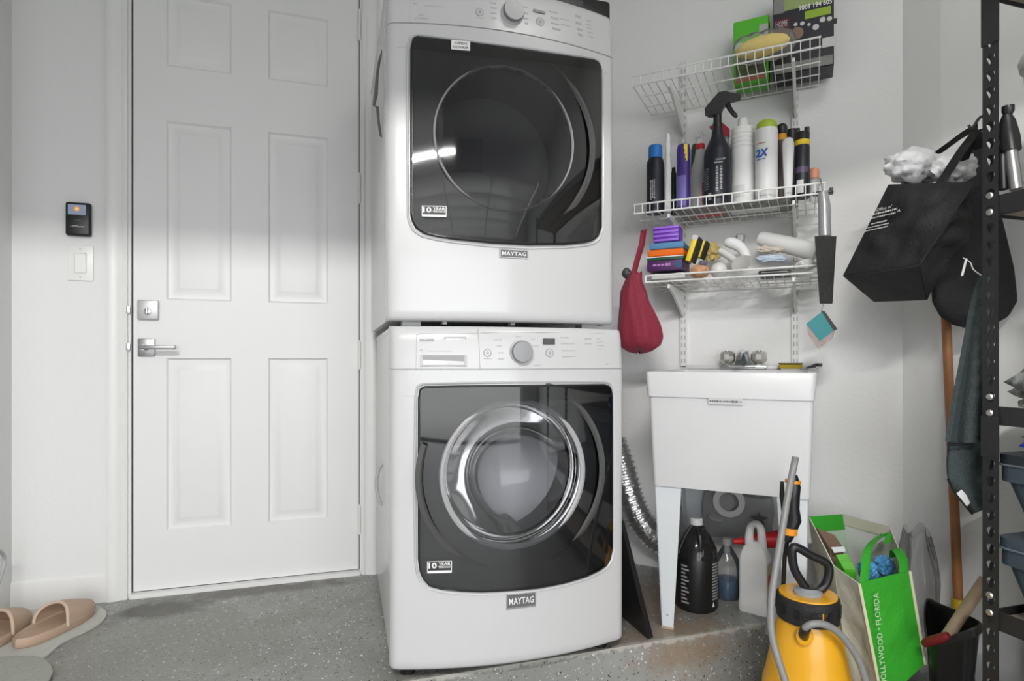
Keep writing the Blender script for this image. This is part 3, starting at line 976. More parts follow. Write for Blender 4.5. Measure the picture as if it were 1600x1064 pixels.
def badge(F, t_, x0, y0, x1, y1):
    o, u, h, w_, hh = plate(F, t_, x0, y0, x1, y1, BRUSHED, 'badge', 0.003, 0.001, -0.0005)
    mm = MB(); mm.box((0, 0, 0), (w_ * 0.93, hh * 0.78, 0.0008), F.M(u, h, 0.0028)); mm.build('badge_field', mat('badge_grey', (0.13, 0.13, 0.135), 0.35), o)
    text('MAYTAG', F.M(u, h, 0.0036), w_ * 0.84, hh * 0.42, PAPER, o, bold=0.01)


def sticker10(F, dr, x0, y0, x1, y1):
    o, u, h, w_, hh = plate(F, dr, x0, y0, x1, y1, mat('sticker_black', (0.03, 0.03, 0.03), 0.5), 'warranty_sticker', 0.0006, 0.0002, 0.0118)
    E = 0.0128
    Mx = F.M(u, h, E)

    def loc(dx, dy): return Mx @ Matrix.Translation((dx * w_, dy * hh, 0))
    text('10', loc(-0.28, 0.13), w_ * 0.34, hh * 0.50, PAPER, dr, bold=0.03)
    text('YEAR', loc(0.20, 0.26), w_ * 0.50, hh * 0.24, PAPER, dr, bold=0.02)
    marks(loc(0.20, 0.0), w_ * 0.50, hh * 0.20, PAPER, dr, 2, 5)
    mm = MB(); mm.box((0, 0, 0), (w_, hh * 0.20, 0.0003), loc(0, -0.40))
    for dy in (0.47,): mm.box((0, 0, 0), (w_, hh * 0.05, 0.0003), loc(0, dy))
    for dx in (-0.485, 0.485): mm.box((0, 0, 0), (w_ * 0.03, hh, 0.0003), loc(dx, 0))
    mm.build('sticker_border', PAPER, dr)


def controls(F, t_, hs, knob, power, start, disp, rot_px):
    ku, kh = F.uh(*knob); ko = panel_off(F, hs, kh)
    k = disc(F, t_, knob[0], knob[1], 17.5, [(1.0, 0.0), (1.0, 0.006), (0.97, 0.010), (0.93, 0.012)], LTGREY, 'knob', ko)
    disc(F, k, knob[0], knob[1], 16.3, [(1.0, 0.0), (1.0, 0.018), (0.93, 0.024), (0, 0.0245)], mat('spun_metal', (0.30, 0.30, 0.305), 0.42, metal=0.9), 'knob_face', ko)
    for (bx, by), nm in ((power, 'power_button'), (start, 'start_button')):
        o = disc(F, t_, bx, by, 6.6, [(1, 0), (1, 0.002), (0.82, 0.0022), (0.82, 0.001)], PLGREY, nm, ko)
        disc(F, o, bx, by, 5.2, [(1, 0), (1, 0.0022), (0.9, 0.003), (0, 0.003)], WHITE, 'button_cap', ko)
        disc(F, o, bx, by, 2.0, [(1, 0.003), (1, 0.0034), (0.6, 0.0034), (0.6, 0.003)], PRINT, 'button_mark', ko)
    plate(F, t_, *disp, mat('lcd_dark', (0.09, 0.09, 0.095), 0.2), 'display', 0.002, 0.0006, ko)


# ------------------------------------------------------------------ washer
WF = Front(0.513, 1.612, math.radians(-2), 0.686, 0.035, 0.928, 0.052)
washer, wdoor, wu, wrc, wR, whs = appliance(
    'washer', 'white front-load washing machine standing on the concrete platform', WF, 0.80, (800, 577),
    [(653.5, 622), (654.2, 612), (657, 607), (664, 603.5), (720, 602.7), (800, 602), (880, 601.2), (943, 600.5), (950, 603), (954, 609), (955.5, 620)],
    [(653.5, 873), (655, 889), (660, 902), (671, 914), (690, 919), (720, 921.8), (750, 923), (795, 921), (841, 917), (880, 909.5), (913, 900), (935, 890), (946, 882), (952, 872), (955.5, 855)],
    [(653, 627), (800, 626), (956, 623)], (804.5, 740.5), 108, False)
for sx in (-1, 1):
    for yy in (0.06, 0.70):
        mm = MB(); mm.lathe([(0, -0.035), (0.022, -0.035), (0.022, -0.024), (0.010, -0.020), (0.010, 0.004), (0, 0.004)], 14, Matrix.Translation((sx * 0.29, yy, 0)))
        mm.build('foot', BLACK, washer)
ko = panel_off(WF, whs, WF.uh(690, 545)[1])
# detergent drawer outline, recess and pull
mm = MB()
P = [(650, 578), (650, 524), (652, 521.5), (656, 520.5), (746, 520), (747.5, 513)]
pts = []
for q in P:
    u, h = WF.uh(*q); pts.append(WF.M(u, h, panel_off(WF, whs, h) + 0.0002) @ Vector((0, 0, 0)))
mm.tube(pts, 0.0011, 4)
pts = []
for q in ((747.5, 513), (749, 545), (750, 577)):
    u, h = WF.uh(*q); pts.append(WF.M(u, h, panel_off(WF, whs, h) + 0.0002) @ Vector((0, 0, 0)))
mm.tube(pts, 0.0013, 4)
pts = []
for q in ((752, 519.5), (850, 519), (950, 520.5)):
    u, h = WF.uh(*q); pts.append(WF.M(u, h, panel_off(WF, whs, h)) @ Vector((0, 0, 0)))
mm.tube(pts, 0.0008, 4)
mm.build('panel_seam', LTGREY, washer)
u0, h1 = WF.uh(655.5, 555); u1, h0 = WF.uh(730, 572.5); u, h = (u0 + u1) / 2, (h0 + h1) / 2
dwr = MB(); Mx = WF.M(u, h, panel_off(WF, whs, h)); W_, H_ = u1 - u0, h1 - h0
dwr.add([(x * W_ / 2, y * H_ / 2, z) for z, s in ((0.0015, 1.0), (0.0028, 0.96), (0.0015, 0.90), (-0.0, 0.88)) for x, y in ((-s, -s), (s, -s), (s, s), (-s, s))],
        [(r * 4 + k, r * 4 + (k + 1) % 4, r * 4 + 4 + (k + 1) % 4, r * 4 + 4 + k) for r in range(3) for k in range(4)], Mx)
dwr = dwr.build('drawer_pull', WHITE2, washer)
mm = MB(); mm.prism(rrect(W_ * 0.97, H_ * 0.9, 0.006), 0.0003, 0.0012, Mx); mm.build('pull_recess', mat('recess_grey', (0.34, 0.34, 0.34), 0.5), dwr)
mm = MB(); mm.hexa([Mx @ Vector(p) for p in ((-W_ * .44, -H_ * .40, .0012), (W_ * .44, -H_ * .40, .0012), (W_ * .44, -H_ * .05, .0012), (-W_ * .44, H_ * .1, .0012),
                                             (-W_ * .44, -H_ * .40, .006), (W_ * .44, -H_ * .40, .006), (W_ * .44, -H_ * .05, .002), (-W_ * .44, H_ * .1, .002))])
mm.build('pull_ramp', LTGREY, dwr)
ftext(WF, washer, 'MAXIMA', 667, 531, 23, 4, PRINT, ko + 0.0008)
o_, *_ = plate(WF, washer, 693, 525.3, 729, 533.2, PLGREY, 'technology_badge', 0.0008, 0.0003, panel_off(WF, whs, 0.9))
ftext(WF, o_, 'COMMERCIAL TECHNOLOGY', 711, 529.3, 33, 3.6, PAPER, panel_off(WF, whs, 0.9) + 0.0012, bold=0.01)
ftext(WF, washer, 'NT', 658, 547.6, 5, 3, PRINT, ko + 0.0008)
controls(WF, washer, whs, (814.5, 549.5), (762, 551.5), (859.5, 551.5), (849, 528.5, 868, 538), None)
LN = [(779, 530.5, 12, 2), (781, 540.5, 8, 2), (783, 551, 8, 2), (783, 561, 8, 2), (811, 526, 8, 2), (834, 530, 7, 2), (838, 541, 10, 2), (840, 571, 12, 2), (762, 560.5, 12, 1.5),
      (884, 527.5, 14, 3), (884, 537, 12, 3), (884, 548, 12, 3), (884, 557.5, 12, 3), (894, 537, 12, 1.5), (895, 548, 12, 1.5), (895, 557, 12, 1.5), (921, 529.5, 12, 5), (921, 537, 12, 4),
      (938, 529, 8, 1.5), (940, 534.5, 12, 1.5), (941, 540, 13, 1.5), (938, 545.5, 8, 1.5), (948, 569, 7, 3), (687, 548.5, 34, 1.2)]
mm = MB()
for px, py, wx, hx in LN:
    u, h = WF.uh(px, py); k = 1.80 / F_PX
    w2, h2 = wx * k, hx * k
    Mq = WF.M(u, h, panel_off(WF, whs, h) + 0.0006)
    n = max(2, int(wx / 2.2))
    for q in range(n):
        mm.box(((q + .5) / n * w2 - w2 / 2, 0, 0), (w2 / n * 0.66, h2 * (0.55 if hx > 2.5 else 0.8), 0.0003), Mq)
o = mm.build('printed_legends', PRINTL, washer); o['kind'] = 'stuff'
badge(WF, washer, 791, 927.5, 837, 947)
sticker10(WF, wdoor, 667.5, 874.5, 706.5, 892)


def side_seam(F, t_, pts):
    P = [F.M(*F.uh(*q), 0.0002) @ Vector((0, 0, 0)) for q in pts]
    mm = MB(); mm.tube(P, 0.0009, 4); mm.build('front_seam', LTGREY, t_)


side_seam(WF, washer, [(613, 619), (630, 618.6), (645, 618.6)])
side_seam(WF, washer, [(958, 612), (965, 611.5), (972, 611)])
mm = MB()                                     # curved pull strap standing off the left side
cz = [(0.0, 0.49), (-0.012, 0.475), (-0.021, 0.44), (-0.021, 0.40), (-0.012, 0.362), (0.0, 0.35)]
mm.tube(curve([(-0.336 + a, 0.42, z) for a, z in cz], 5), 0.006, 8); mm.build('side_strap', PLGREY, washer)

# ------------------------------------------------------------------ dryer
DF = Front(0.506, 1.655, math.radians(-1), 0.686, 0.978, 0.95, 0.052)
dryer, ddoor, du_, drc, dR, dhs = appliance(
    'dryer', 'white front-load dryer stacked on top of the washing machine', DF, 0.76, (800, 50.5),
    [(641.5, 78), (642.3, 68), (645, 62), (652, 59), (700, 64.5), (749.5, 70.7), (800, 77.2), (852, 84.7), (890, 90.3), (926, 95.5), (932, 98), (936, 103), (938, 112)],
    [(641.5, 335), (643.5, 345), (650, 357), (663, 365.5), (685, 370.5), (711, 374.5), (767, 380), (824, 383), (880, 382.5), (912, 379.5), (925, 376), (933, 369), (938, 355)],
    [(641, 79), (700, 85), (800, 96.5), (938, 114.5)], (791, 217), 107, True)
for q, pts in enumerate((((640.5, 0), (640.5, 20), (641, 33)),)):
    P = [DF.M(*DF.uh(*p), panel_off(DF, dhs, DF.uh(*p)[1]) + 0.0003) @ Vector((0, 0, 0)) for p in pts]
    mm = MB(); mm.tube(P, 0.001, 4); mm.build('panel_seam', LTGREY, dryer)
side_seam(DF, dryer, [(607, 78), (612, 75), (625, 73.6), (638, 73)])
side_seam(DF, dryer, [(940, 113), (950, 115), (958, 119)])
controls(DF, dryer, dhs, (801, 20), (749.5, 18), (845, 33), (834.5, 12.5, 853, 21), None)
LN = [(648, 4, 6, 2.5), (676, 8, 26, 1.2), (658, 23, 7, 3), (658, 28.5, 19, 3), (749, 27, 10, 1.2), (771, 3, 10, 3), (772, 11, 9, 3), (772, 19.5, 9, 3), (772, 27.5, 8, 3), (822, 9, 9, 3), (822, 19, 9, 3),
      (822, 28, 9, 3), (823, 36, 6, 4), (866, 17, 16, 3), (868, 27, 14, 4), (868, 36, 14, 3), (870, 45, 14, 4), (884, 29, 16, 1.5), (884, 38, 16, 1.5), (906, 24, 11, 5), (906, 35, 11, 5), (907, 45, 11, 5), (908, 54, 10, 5),
      (922, 31, 9, 2), (922, 37, 10, 2), (923, 43, 10, 2), (924, 50, 9, 2), (925, 57, 8, 2)]
mm = MB()
for px, py, wx, hx in LN:
    u, h = DF.uh(px, py); k = 1.80 / F_PX
    w2, h2 = wx * k, hx * k
    Mq = DF.M(u, h, panel_off(DF, dhs, h) + 0.0006)
    n = max(2, int(wx / 2.2))
    for q in range(n):
        mm.box(((q + .5) / n * w2 - w2 / 2, 0, 0), (w2 / n * 0.66, h2 * 0.7, 0.0003), Mq)
o = mm.build('printed_legends', PRINTL, dryer); o['kind'] = 'stuff'
badge(DF, dryer, 780, 388.5, 825, 405)
sticker10(DF, ddoor, 659, 323, 698, 341)
o_, u, h, w2, h2 = plate(DF, ddoor, 704.5, 66, 734, 83, PAPER, 'open_sticker', 0.0006, 0.0002, 0.0118)
Mx = DF.M(u, h, 0.0128)
text('OPEN', Mx @ Matrix.Translation((0, h2 * 0.22, 0)), w2 * 0.66, h2 * 0.27, mat('sticker_black', (0.03, 0.03, 0.03)), ddoor, bold=0.01)
text('OUVRIR', Mx @ Matrix.Translation((0, -h2 * 0.22, 0)), w2 * 0.82, h2 * 0.27, MATS['sticker_black'], ddoor, bold=0.01)
for sx, sy in ((-0.27, 0.05), (0.27, 0.05), (-0.27, 0.68), (0.27, 0.68)):
    mm = MB(); mm.box((sx, sy, -0.0065), (0.05, 0.05, 0.013)); mm.build('stacking_foot', PLGREY, dryer)
for k, sx in enumerate((-0.18, 0.02)):
    mm = MB(); mm.box((sx, 0.02, -0.004), (0.012, 0.03, 0.008)); mm.build('stacking_clip', PLGREY, dryer)
mm = MB()                                     # ragged dark strip hanging along the left side of the dryer
P = [(-0.337, 0.2, 0.842), (-0.347, 0.2, 0.80), (-0.353, 0.2, 0.76), (-0.357, 0.2, 0.70), (-0.363, 0.2, 0.665), (-0.352, 0.2, 0.66), (-0.349, 0.2, 0.62), (-0.343, 0.2, 0.575), (-0.337, 0.2, 0.57)]
mm.tube(P, [0.0015, 0.004, 0.0045, 0.006, 0.004, 0.005, 0.004, 0.0035, 0.002], 6); mm.build('side_strap', mat('strap_grey', (0.16, 0.16, 0.16), 0.7), dryer)

p0 = DF.inv.inverted() @ Vector((0.20, 0.20, 0.95))
t_ = thing('storage_case', 'flat black case lying on top of the dryer', 'case', p0, DF.rz)
mm = MB(); mm.rbox((0.02, 0.02, 0.045), (0.30, 0.28, 0.088), 0.012); mm.build('body', BLACK, t_)
mm = MB(); mm.rbox((0.02, -0.125, 0.055), (0.10, 0.012, 0.025), 0.004); mm.build('latch', CHAR, t_)
# ================================================================== diagonal wall: tracks, shelves and what lies on them
RZC = -CH_ANG


def cthing(name, label, cat, s, d, z, group=None, rot=0.0):
    return thing(name, label, cat, CS(s, d, z), RZC + rot, group)


SD = 0.31                                     # shelf depth
s_t = [chp(1068.5, 500, 0)[0], chp(1243, 500, 0)[0]]
for k, s in enumerate(s_t):
    t_ = cthing('wall_track', ('slotted white wall track near the maroon drawstring bag', 'slotted white wall track behind the yellow scrub pad')[k], 'shelf track', s, 0, 0.845, 'slotted shelf tracks')
    mm = MB(); H_ = 1.25
    mm.box((0, -0.0015, H_ / 2), (0.026, 0.003, H_)); mm.box((-0.0115, -0.007, H_ / 2), (0.003, 0.012, H_)); mm.box((0.0115, -0.007, H_ / 2), (0.003, 0.012, H_))
    mm.box((0, -0.012, H_ / 2), (0.022, 0.002, H_)); mm.build('channel', WIRE, t_)
    mm = MB()
    for q in range(38):
        for sx in (-0.0055, 0.0055):
            mm.box((sx, -0.0133, 0.02 + q * 0.0322), (0.0042, 0.0014, 0.016))
    o = mm.build('slots', PLGREY, t_); o['kind'] = 'stuff'

SHELF = []
_wire = None
for k, (pl, pr, pyl, lab) in enumerate(((987, 1283, 131, 'topmost white wire shelf carrying the garden boxes'), (990, 1291, 331, 'white wire shelf lined with spray bottles and cans'),
                                        (1009, 1284, 438, 'lowest white wire shelf crowded with sponges and rags'))):
    sa, za, _ = chp(pl, pyl, SD); sb, _, _ = chp(pr, pyl, SD)
    za = (1.900, 1.418, 1.158)[k]
    L = sb - sa
    t_ = cthing('wire_shelf', lab, 'wire shelf', sa, 0, za, 'wire wall shelves')
    SHELF.append((sa, sb, za))
    hr = 0.034 if k < 2 else 0.024
    for nm, y_, z_, r in (('front_rail', -SD, 0, 0.0034), ('top_rail', -SD, hr, 0.0034), ('back_rail', -0.020, -0.004, 0.003), ('cross_rail', -0.115, -0.006, 0.0025), ('cross_rail', -0.215, -0.006, 0.0025)):
        mm = MB(); mm.tube([(0, y_, z_), (L, y_, z_)], r, 8); mm.build(nm, WIRE, t_)
    n = int(L / 0.0285)
    if _wire is None:
        mm = MB(); mm.tube([(0, -0.018, -0.0005), (0, -SD + 0.004, 0.0), (0, -SD - 0.0005, 0.004), (0, -SD - 0.0005, 0.034)], 0.0019, 6)
        _wire = mm.build('wire', WIRE, t_); _wire.location = (0.004, 0, 0); first = True
    if k == 2:
        mm = MB(); mm.tube([(0, -0.018, -0.0005), (0, -SD + 0.004, 0.0)], 0.0019, 6)
        w3 = mm.build('wire', WIRE, t_); w3.location = (0.004, 0, 0)
    for q in range(n + 1):
        if q == 0 and k in (0, 2): continue
        src = w3 if k == 2 else _wire
        o = src.copy(); COL.objects.link(o); o.parent = t_; o.location = (0.004 + q * (L - 0.008) / n, 0, 0)
    if k == 2:
        for x_ in (0.0, L):
            mm = MB(); mm.tube([(x_, -0.1, 0.02), (x_, -SD - 0.002, hr), (x_, -SD - 0.002, -0.002)], 0.003, 6); mm.build('end_rail', WIRE, t_)
    for q, st in enumerate(s_t):
        mm = MB(); x_ = st - sa
        P = [(-0.0145, -0.012), (-0.295, -0.010), (-0.298, -0.024), (-0.24, -0.032), (-0.0145, -0.115)]
        mm.prism(P, -0.004, 0.004, basis(Vector((x_, 0, 0)), (0, 1, 0), (0, 0, 1)))
        mm.build('bracket', WIRE, t_)

S1Z, S2Z, S3Z = SHELF[0][2] + 0.003, SHELF[1][2] + 0.003, SHELF[2][2] + 0.003


def fitr(wpx, t): return wpx / 2 * t / F_PX


def lathe_thing(name, label, cat, px, d, base, parts, group=None, n=20, sx=1.0, sy=1.0):
    """upright turned object: every part is (name, [(half-width px, picture y or 'b')...], material)"""
    s, z, t = chp(px, 300, d)
    t_ = cthing(name, label, cat, s, d, base, group)
    for nm, prof, m_ in parts:
        mm = MB()
        P = []
        for r, y in prof:
            zz = 0.0 if y == 'b' else chp(px, y, d)[1] - base
            P.append((r * t / F_PX, zz))
        mm.lathe(P, n, None, sx=sx, sy=sy); mm.build(nm, m_, t_)
    return t_, t


def ctext(t_, s_, dx, dz, w_, h_, m_, out, vertical=False, bold=0.0, shear=0.0, yaw=0.0):
    """lettering on the face of a chamfer-wall object, facing the camera"""
    R = Matrix.Rotation(yaw, 4, 'Z')
    x, y = ((1, 0, 0), (0, 0, 1)) if not vertical else ((0, 0, 1), (-1, 0, 0))
    M = R @ basis(Vector((dx, -out, dz)), x, y)
    return text(s_, M, w_, h_, m_, t_, bold=bold, shear=shear)


VIEW = math.radians(-12)                      # objects on this wall are seen a little from their left
GB = 'bottles and cans on the middle wire shelf'
S2 = S2Z + 0.004
# thin printed card under the bottles
sa, sb = chp(1062, 330, 0.2)[0], chp(1236, 330, 0.2)[0]
t_ = cthing('printed_card', 'flat dark printed card lying under the bottles on the wire shelf', 'card', sa, 0.17, S2Z)
mm = MB(); mm.box(((sb - sa) / 2, 0, 0.0015), (sb - sa, 0.24, 0.003)); mm.build('sheet', mat('card_print', (0.30, 0.30, 0.29), 0.7, var=0.9, vscale=30), t_)
mm = MB(); mm.box((0.10, 0.02, -0.0004), (0.11, 0.05, 0.0006)); mm.build('red_print', RED, t_)
mm = MB(); mm.box((0.26, 0.02, -0.0004), (0.16, 0.07, 0.0006)); mm.build('white_print', PAPER, t_)

NAVY, PURP, YEL, LIME = colm(0.01, 0.012, 0.02), colm(0.055, 0.03, 0.22), colm(0.85, 0.62, 0.02), colm(0.36, 0.50, 0.03)
CAPB, ORG, PINK = colm(0.02, 0.18, 0.55), colm(0.75, 0.33, 0.02), colm(0.55, 0.03, 0.08)
SILV = colm(0.62, 0.62, 0.62)
t_, k = lathe_thing('spray_can', 'black spray can with a bright blue cap', 'spray can', 1024, 0.245, S2, [
    ('body', [(0, 'b'), (13, 'b'), (13.5, 318), (13.5, 258), (12.5, 252), (10.5, 248), (0, 248)], NAVY),
    ('cap', [(10.6, 248), (10.8, 246), (10.5, 231), (9.5, 228), (6, 227), (0, 227)], CAPB)], GB)
r = fitr(27.3, k)
marks(Matrix.Rotation(VIEW, 4, 'Z') @ basis(Vector((0.005, -r - 0.0012, 0.085)), (0, 0, 1), (-1, 0, 0)), 0.075, 0.022, SILV, t_, 3, 11)
lathe_thing('caulk_tube', 'slim white caulk tube beside the blue-capped can', 'tube', 1043.5, 0.25, S2, [
    ('body', [(0, 'b'), (5.2, 'b'), (5.2, 262), (4.5, 258), (3.9, 240), (0, 240)], RAG),
    ('nozzle', [(3.9, 240), (4.2, 224), (3.2, 221), (4.2, 218), (3.2, 212), (2, 209), (0, 209)], PAPER)], GB)
lathe_thing('marker_bottle', 'thin dark green bottle squeezed behind the white tube', 'bottle', 1052.5, 0.20, S2, [
    ('body', [(0, 'b'), (4.2, 'b'), (4.2, 272), (3, 268), (0, 267)], colm(0.012, 0.04, 0.025)), ('cap', [(3, 268), (2.6, 262), (0, 262)], BLACK)], GB)
t_, k = lathe_thing('glue_bottle', 'purple bottle with a yellow zigzag side label', 'bottle', 1068, 0.245, S2, [
    ('body', [(0, 'b'), (10, 'b'), (10.8, 300), (10.2, 265), (10.5, 235), (9, 227), (5, 225), (0, 225)], PURP),
    ('cap', [(3.6, 226), (3.6, 219), (2.5, 216), (0, 216)], CLEARM)], GB, sy=0.8)
mm = MB(); r = fitr(21.5, k)
zz = lambda y: chp(1068, y, 0.245)[1] - S2
P = [(0.006, zz(228)), (0.0185, zz(228)), (0.0185, zz(253)), (0.012, zz(256)), (0.0135, zz(250)), (0.008, zz(250)), (0.011, zz(244)), (0.0055, zz(243)), (0.009, zz(237)), (0.004, zz(235))]
vs_ = []
for dd in (0.0006, 0.0014):
    for x, z in P:
        a = x / r
        vs_.append(((r + dd) * math.sin(a), -(r + dd) * 0.82 * math.cos(a), z))
n = len(P)
mm.add(vs_, [tuple(range(n)), tuple(range(n, 2 * n))] + [(i, (i + 1) % n, n + (i + 1) % n, n + i) for i in range(n)])
mm.build('side_label', YEL, t_)
mm = MB(); mm.lathe([(r * 1.03, 0.012), (r * 1.04, zz(300)), (r * 1.0, zz(276))], 12, None, math.radians(215), math.radians(300), sy=0.82); mm.build('lower_label', colm(0.20, 0.16, 0.50), t_)
lathe_thing('lubricant_bottle', 'green bottle with an orange base label behind the purple bottle', 'bottle', 1087, 0.085, S2, [
    ('body', [(0, 'b'), (8, 'b'), (8, 268), (7.5, 262)], colm(0.45, 0.16, 0.03)), ('neck', [(7.5, 262), (7, 235), (5, 226), (0, 224)], colm(0.02, 0.10, 0.05))], GB)


def spray_head(t_, base, yaw, k, m_, nozzle=None, lever=True):
    """trigger sprayer head: neck skirt at base (local), pointing along +x turned by yaw, scale k metres"""
    M = Matrix.Translation(base) @ Matrix.Rotation(yaw, 4, 'Z')
    mm = MB()
    P = [(-0.42, 0.0), (0.10, -0.02), (0.22, 0.30), (0.50, 0.55), (0.95, 0.62), (0.98, 0.80), (0.60, 0.86), (0.30, 1.0), (0.0, 0.98), (-0.35, 0.62), (-0.62, 0.30), (-0.60, 0.12)]
    mm.prism([(x * k, y * k) for x, y in P], -0.20 * k, 0.20 * k, M @ basis(Vector((0, 0, 0)), (1, 0, 0), (0, 0, 1)))
    h = mm.build('trigger_head', m_, t_)
    if lever:
        mm = MB(); mm.tube([M @ Vector(p) for p in curve([(0.38 * k, 0, 0.52 * k), (0.48 * k, 0, 0.25 * k), (0.62 * k, 0, 0.02 * k), (0.80 * k, 0, -0.20 * k)], 4)], [0.11 * k] * 6 + [0.10 * k] * 5 + [0.07 * k] * 2, 6)
        mm.build('trigger', m_, h)
    return h


# grey-white sprayer with a red ring
t_, k = lathe_thing('spray_bottle', 'grey-white spray bottle with a red neck ring and red upright lettering', 'spray bottle', 1094, 0.165, S2, [
    ('body', [(0, 'b'), (16, 'b'), (17, 312), (16.5, 290), (13, 262), (8.5, 245), (6.5, 234), (0, 234)], colm(0.50, 0.50, 0.50)),
    ('ring', [(6.6, 234), (7, 233), (7, 226), (6, 225), (0, 225)], RED),
    ('neck', [(5.5, 225), (5, 214), (4, 212), (0, 212)], PAPER)], GB, sy=0.7)
spray_head(t_, Vector((0, 0, chp(1094, 217, 0.165)[1] - S2)), math.radians(80), 0.030, PAPER, lever=False)
marks(basis(Vector((0.016, -fitr(34, k) * 0.70, 0.062)), (0, 0, 1), (-1, 0, 0)), 0.10, 0.016, colm(0.62, 0.03, 0.06), t_, 1, 12)
# clear bottle with a red trigger behind the black one
t_, k = lathe_thing('spray_bottle', 'clear spray bottle with a red trigger head standing behind the black one', 'spray bottle', 1133, 0.10, S2, [
    ('body', [(0, 'b'), (15, 'b'), (15, 260), (9, 232), (6, 222), (6, 214)], CLEARM), ('collar', [(7, 215), (7, 206), (0, 206)], colm(0.5, 0.03, 0.07))], GB)
spray_head(t_, Vector((-0.012, 0, chp(1133, 209, 0.10)[1] - S2)), math.radians(175), 0.046, colm(0.5, 0.03, 0.07))
# the big black spray bottle
t_, k = lathe_thing('spray_bottle', 'tall black trigger spray bottle with grey script lettering', 'spray bottle', 1121, 0.25, S2, [
    ('body', [(0, 'b'), (20, 'b'), (20.5, 308), (20.5, 246), (19.5, 236), (15, 227), (9.5, 214), (8, 204), (7.2, 200), (0, 200)], NAVY),
    ('neck', [(7.4, 201), (7.4, 194), (6.4, 192), (6.2, 180), (0, 179)], BLACK)], GB)
spray_head(t_, Vector((0.004, 0, chp(1121, 180, 0.25)[1] - S2)), math.radians(8), 0.078, BLACK)
r = fitr(41.3, k)
ctext(t_, 'CLEANER', 0.012, 0.158, 0.034, 0.007, SILV, r + 0.0005, yaw=math.radians(6))
marks(basis(Vector((0.010, -r - 0.0006, 0.147)), (1, 0, 0), (0, 0, 1)), 0.030, 0.008, SILV, t_, 1, 13)
marks(basis(Vector((0.012, -r - 0.0006, 0.090)), (0, 0, 1), (-1, 0, 0)), 0.09, 0.028, colm(0.45, 0.45, 0.45), t_, 2, 14)
mm = MB(); mm.lathe([(r + 0.0006, 0.016), (r + 0.0006, 0.042)], 4, None, math.radians(238), math.radians(252)); mm.build('back_label', colm(0.35, 0.36, 0.37), t_)
mm = MB()
for q in range(9): mm.lathe([(r + 0.0005, 0.056 + q * 0.009), (r + 0.0005, 0.060 + q * 0.009)], 6, None, math.radians(208), math.radians(240))
o = mm.build('small_print', colm(0.2, 0.2, 0.2), t_); o['kind'] = 'stuff'
# white ribbed bottle
ribs = [(0, 'b'), (16.5, 'b'), (17.8, 297), (17.8, 240)]
for q in range(5):
    y = 238 - q * 6.6
    ribs += [(17.8, y), (17.8, y - 3), (16.6, y - 4.2), (16.6, y - 5.4)]
ribs += [(17.5, 204), (16.5, 201.5), (8, 200.5), (0, 200.5)]
t_, k = lathe_thing('ribbed_bottle', 'white plastic bottle with ribbed shoulders and a white cap', 'bottle', 1160.5, 0.205, S2, [('body', ribs, PAPER), ('cap', [(7.2, 201), (7.4, 199), (7.4, 188), (6.6, 186), (0, 186)], RAG)], GB)
mm = MB(); r = fitr(35.6, k); mm.lathe([(r + 0.0006, 0.030), (r + 0.0006, 0.072)], 10, None, math.radians(220), math.radians(285)); mm.build('paper_label', colm(0.66, 0.66, 0.66), t_)
# 2X spray paint
t_, k = lathe_thing('spray_can', 'white spray paint can with a lime cap and blue 2X', 'spray can', 1197.5, 0.24, S2, [
    ('body', [(0, 'b'), (15.5, 'b'), (16.6, 302), (16.6, 206), (15.5, 202), (0, 202)], colm(0.74, 0.74, 0.74)),
    ('cap', [(15.8, 203), (15.8, 200), (15, 195), (12, 191), (8, 189), (0, 189)], LIME)], GB)
r = fitr(33.4, k)
ctext(t_, '2X', -0.004, chp(1197, 243, 0.24)[1] - S2, 0.043, 0.028, colm(0.01, 0.10, 0.42), r + 0.0016, bold=0.04, yaw=math.radians(-12), shear=0.15)
mm = MB(); zq = chp(1197, 228, 0.24)[1] - S2; mm.lathe([(r + 0.0006, zq), (r + 0.0006, zq + 0.003)], 8, None, math.radians(220), math.radians(270)); mm.build('red_stripe', colm(0.5, 0.12, 0.05), t_)
mm = MB(); zq = chp(1197, 253, 0.24)[1] - S2; mm.lathe([(r + 0.0006, zq), (r + 0.0006, zq + 0.003)], 8, None, math.radians(220), math.radians(270)); mm.build('blue_stripe', colm(0.05, 0.2, 0.5), t_)
lathe_thing('spray_can', 'grey can with a black cap and an orange collar', 'spray can', 1221.5, 0.19, S2, [
    ('body', [(0, 'b'), (8.5, 'b'), (8.8, 300), (8.8, 226), (7.5, 220)], colm(0.10, 0.085, 0.075)), ('collar', [(7.4, 220), (7.2, 210)], ORG),
    ('cap', [(8.4, 210), (8.6, 200), (7, 196), (4, 194), (0, 194)], BLACK)], GB)
lathe_thing('spray_can', 'can with a plain black cap hidden behind the white squeeze tube', 'spray can', 1237, 0.125, S2, [
    ('body', [(0, 'b'), (9, 'b'), (9, 232), (8, 228)], colm(0.05, 0.04, 0.045)), ('cap', [(9.4, 228), (9.4, 208), (8, 203), (0, 202)], BLACK)], GB)
lathe_thing('squeeze_tube', 'plain white rounded squeeze tube between two black cans', 'tube', 1231.5, 0.262, S2, [
    ('body', [(0, 'b'), (5.6, 'b'), (6.2, 290), (8.5, 232), (8.5, 224), (7, 218), (4, 215.5), (0, 215)], colm(0.70, 0.70, 0.70))], GB, sy=0.7)
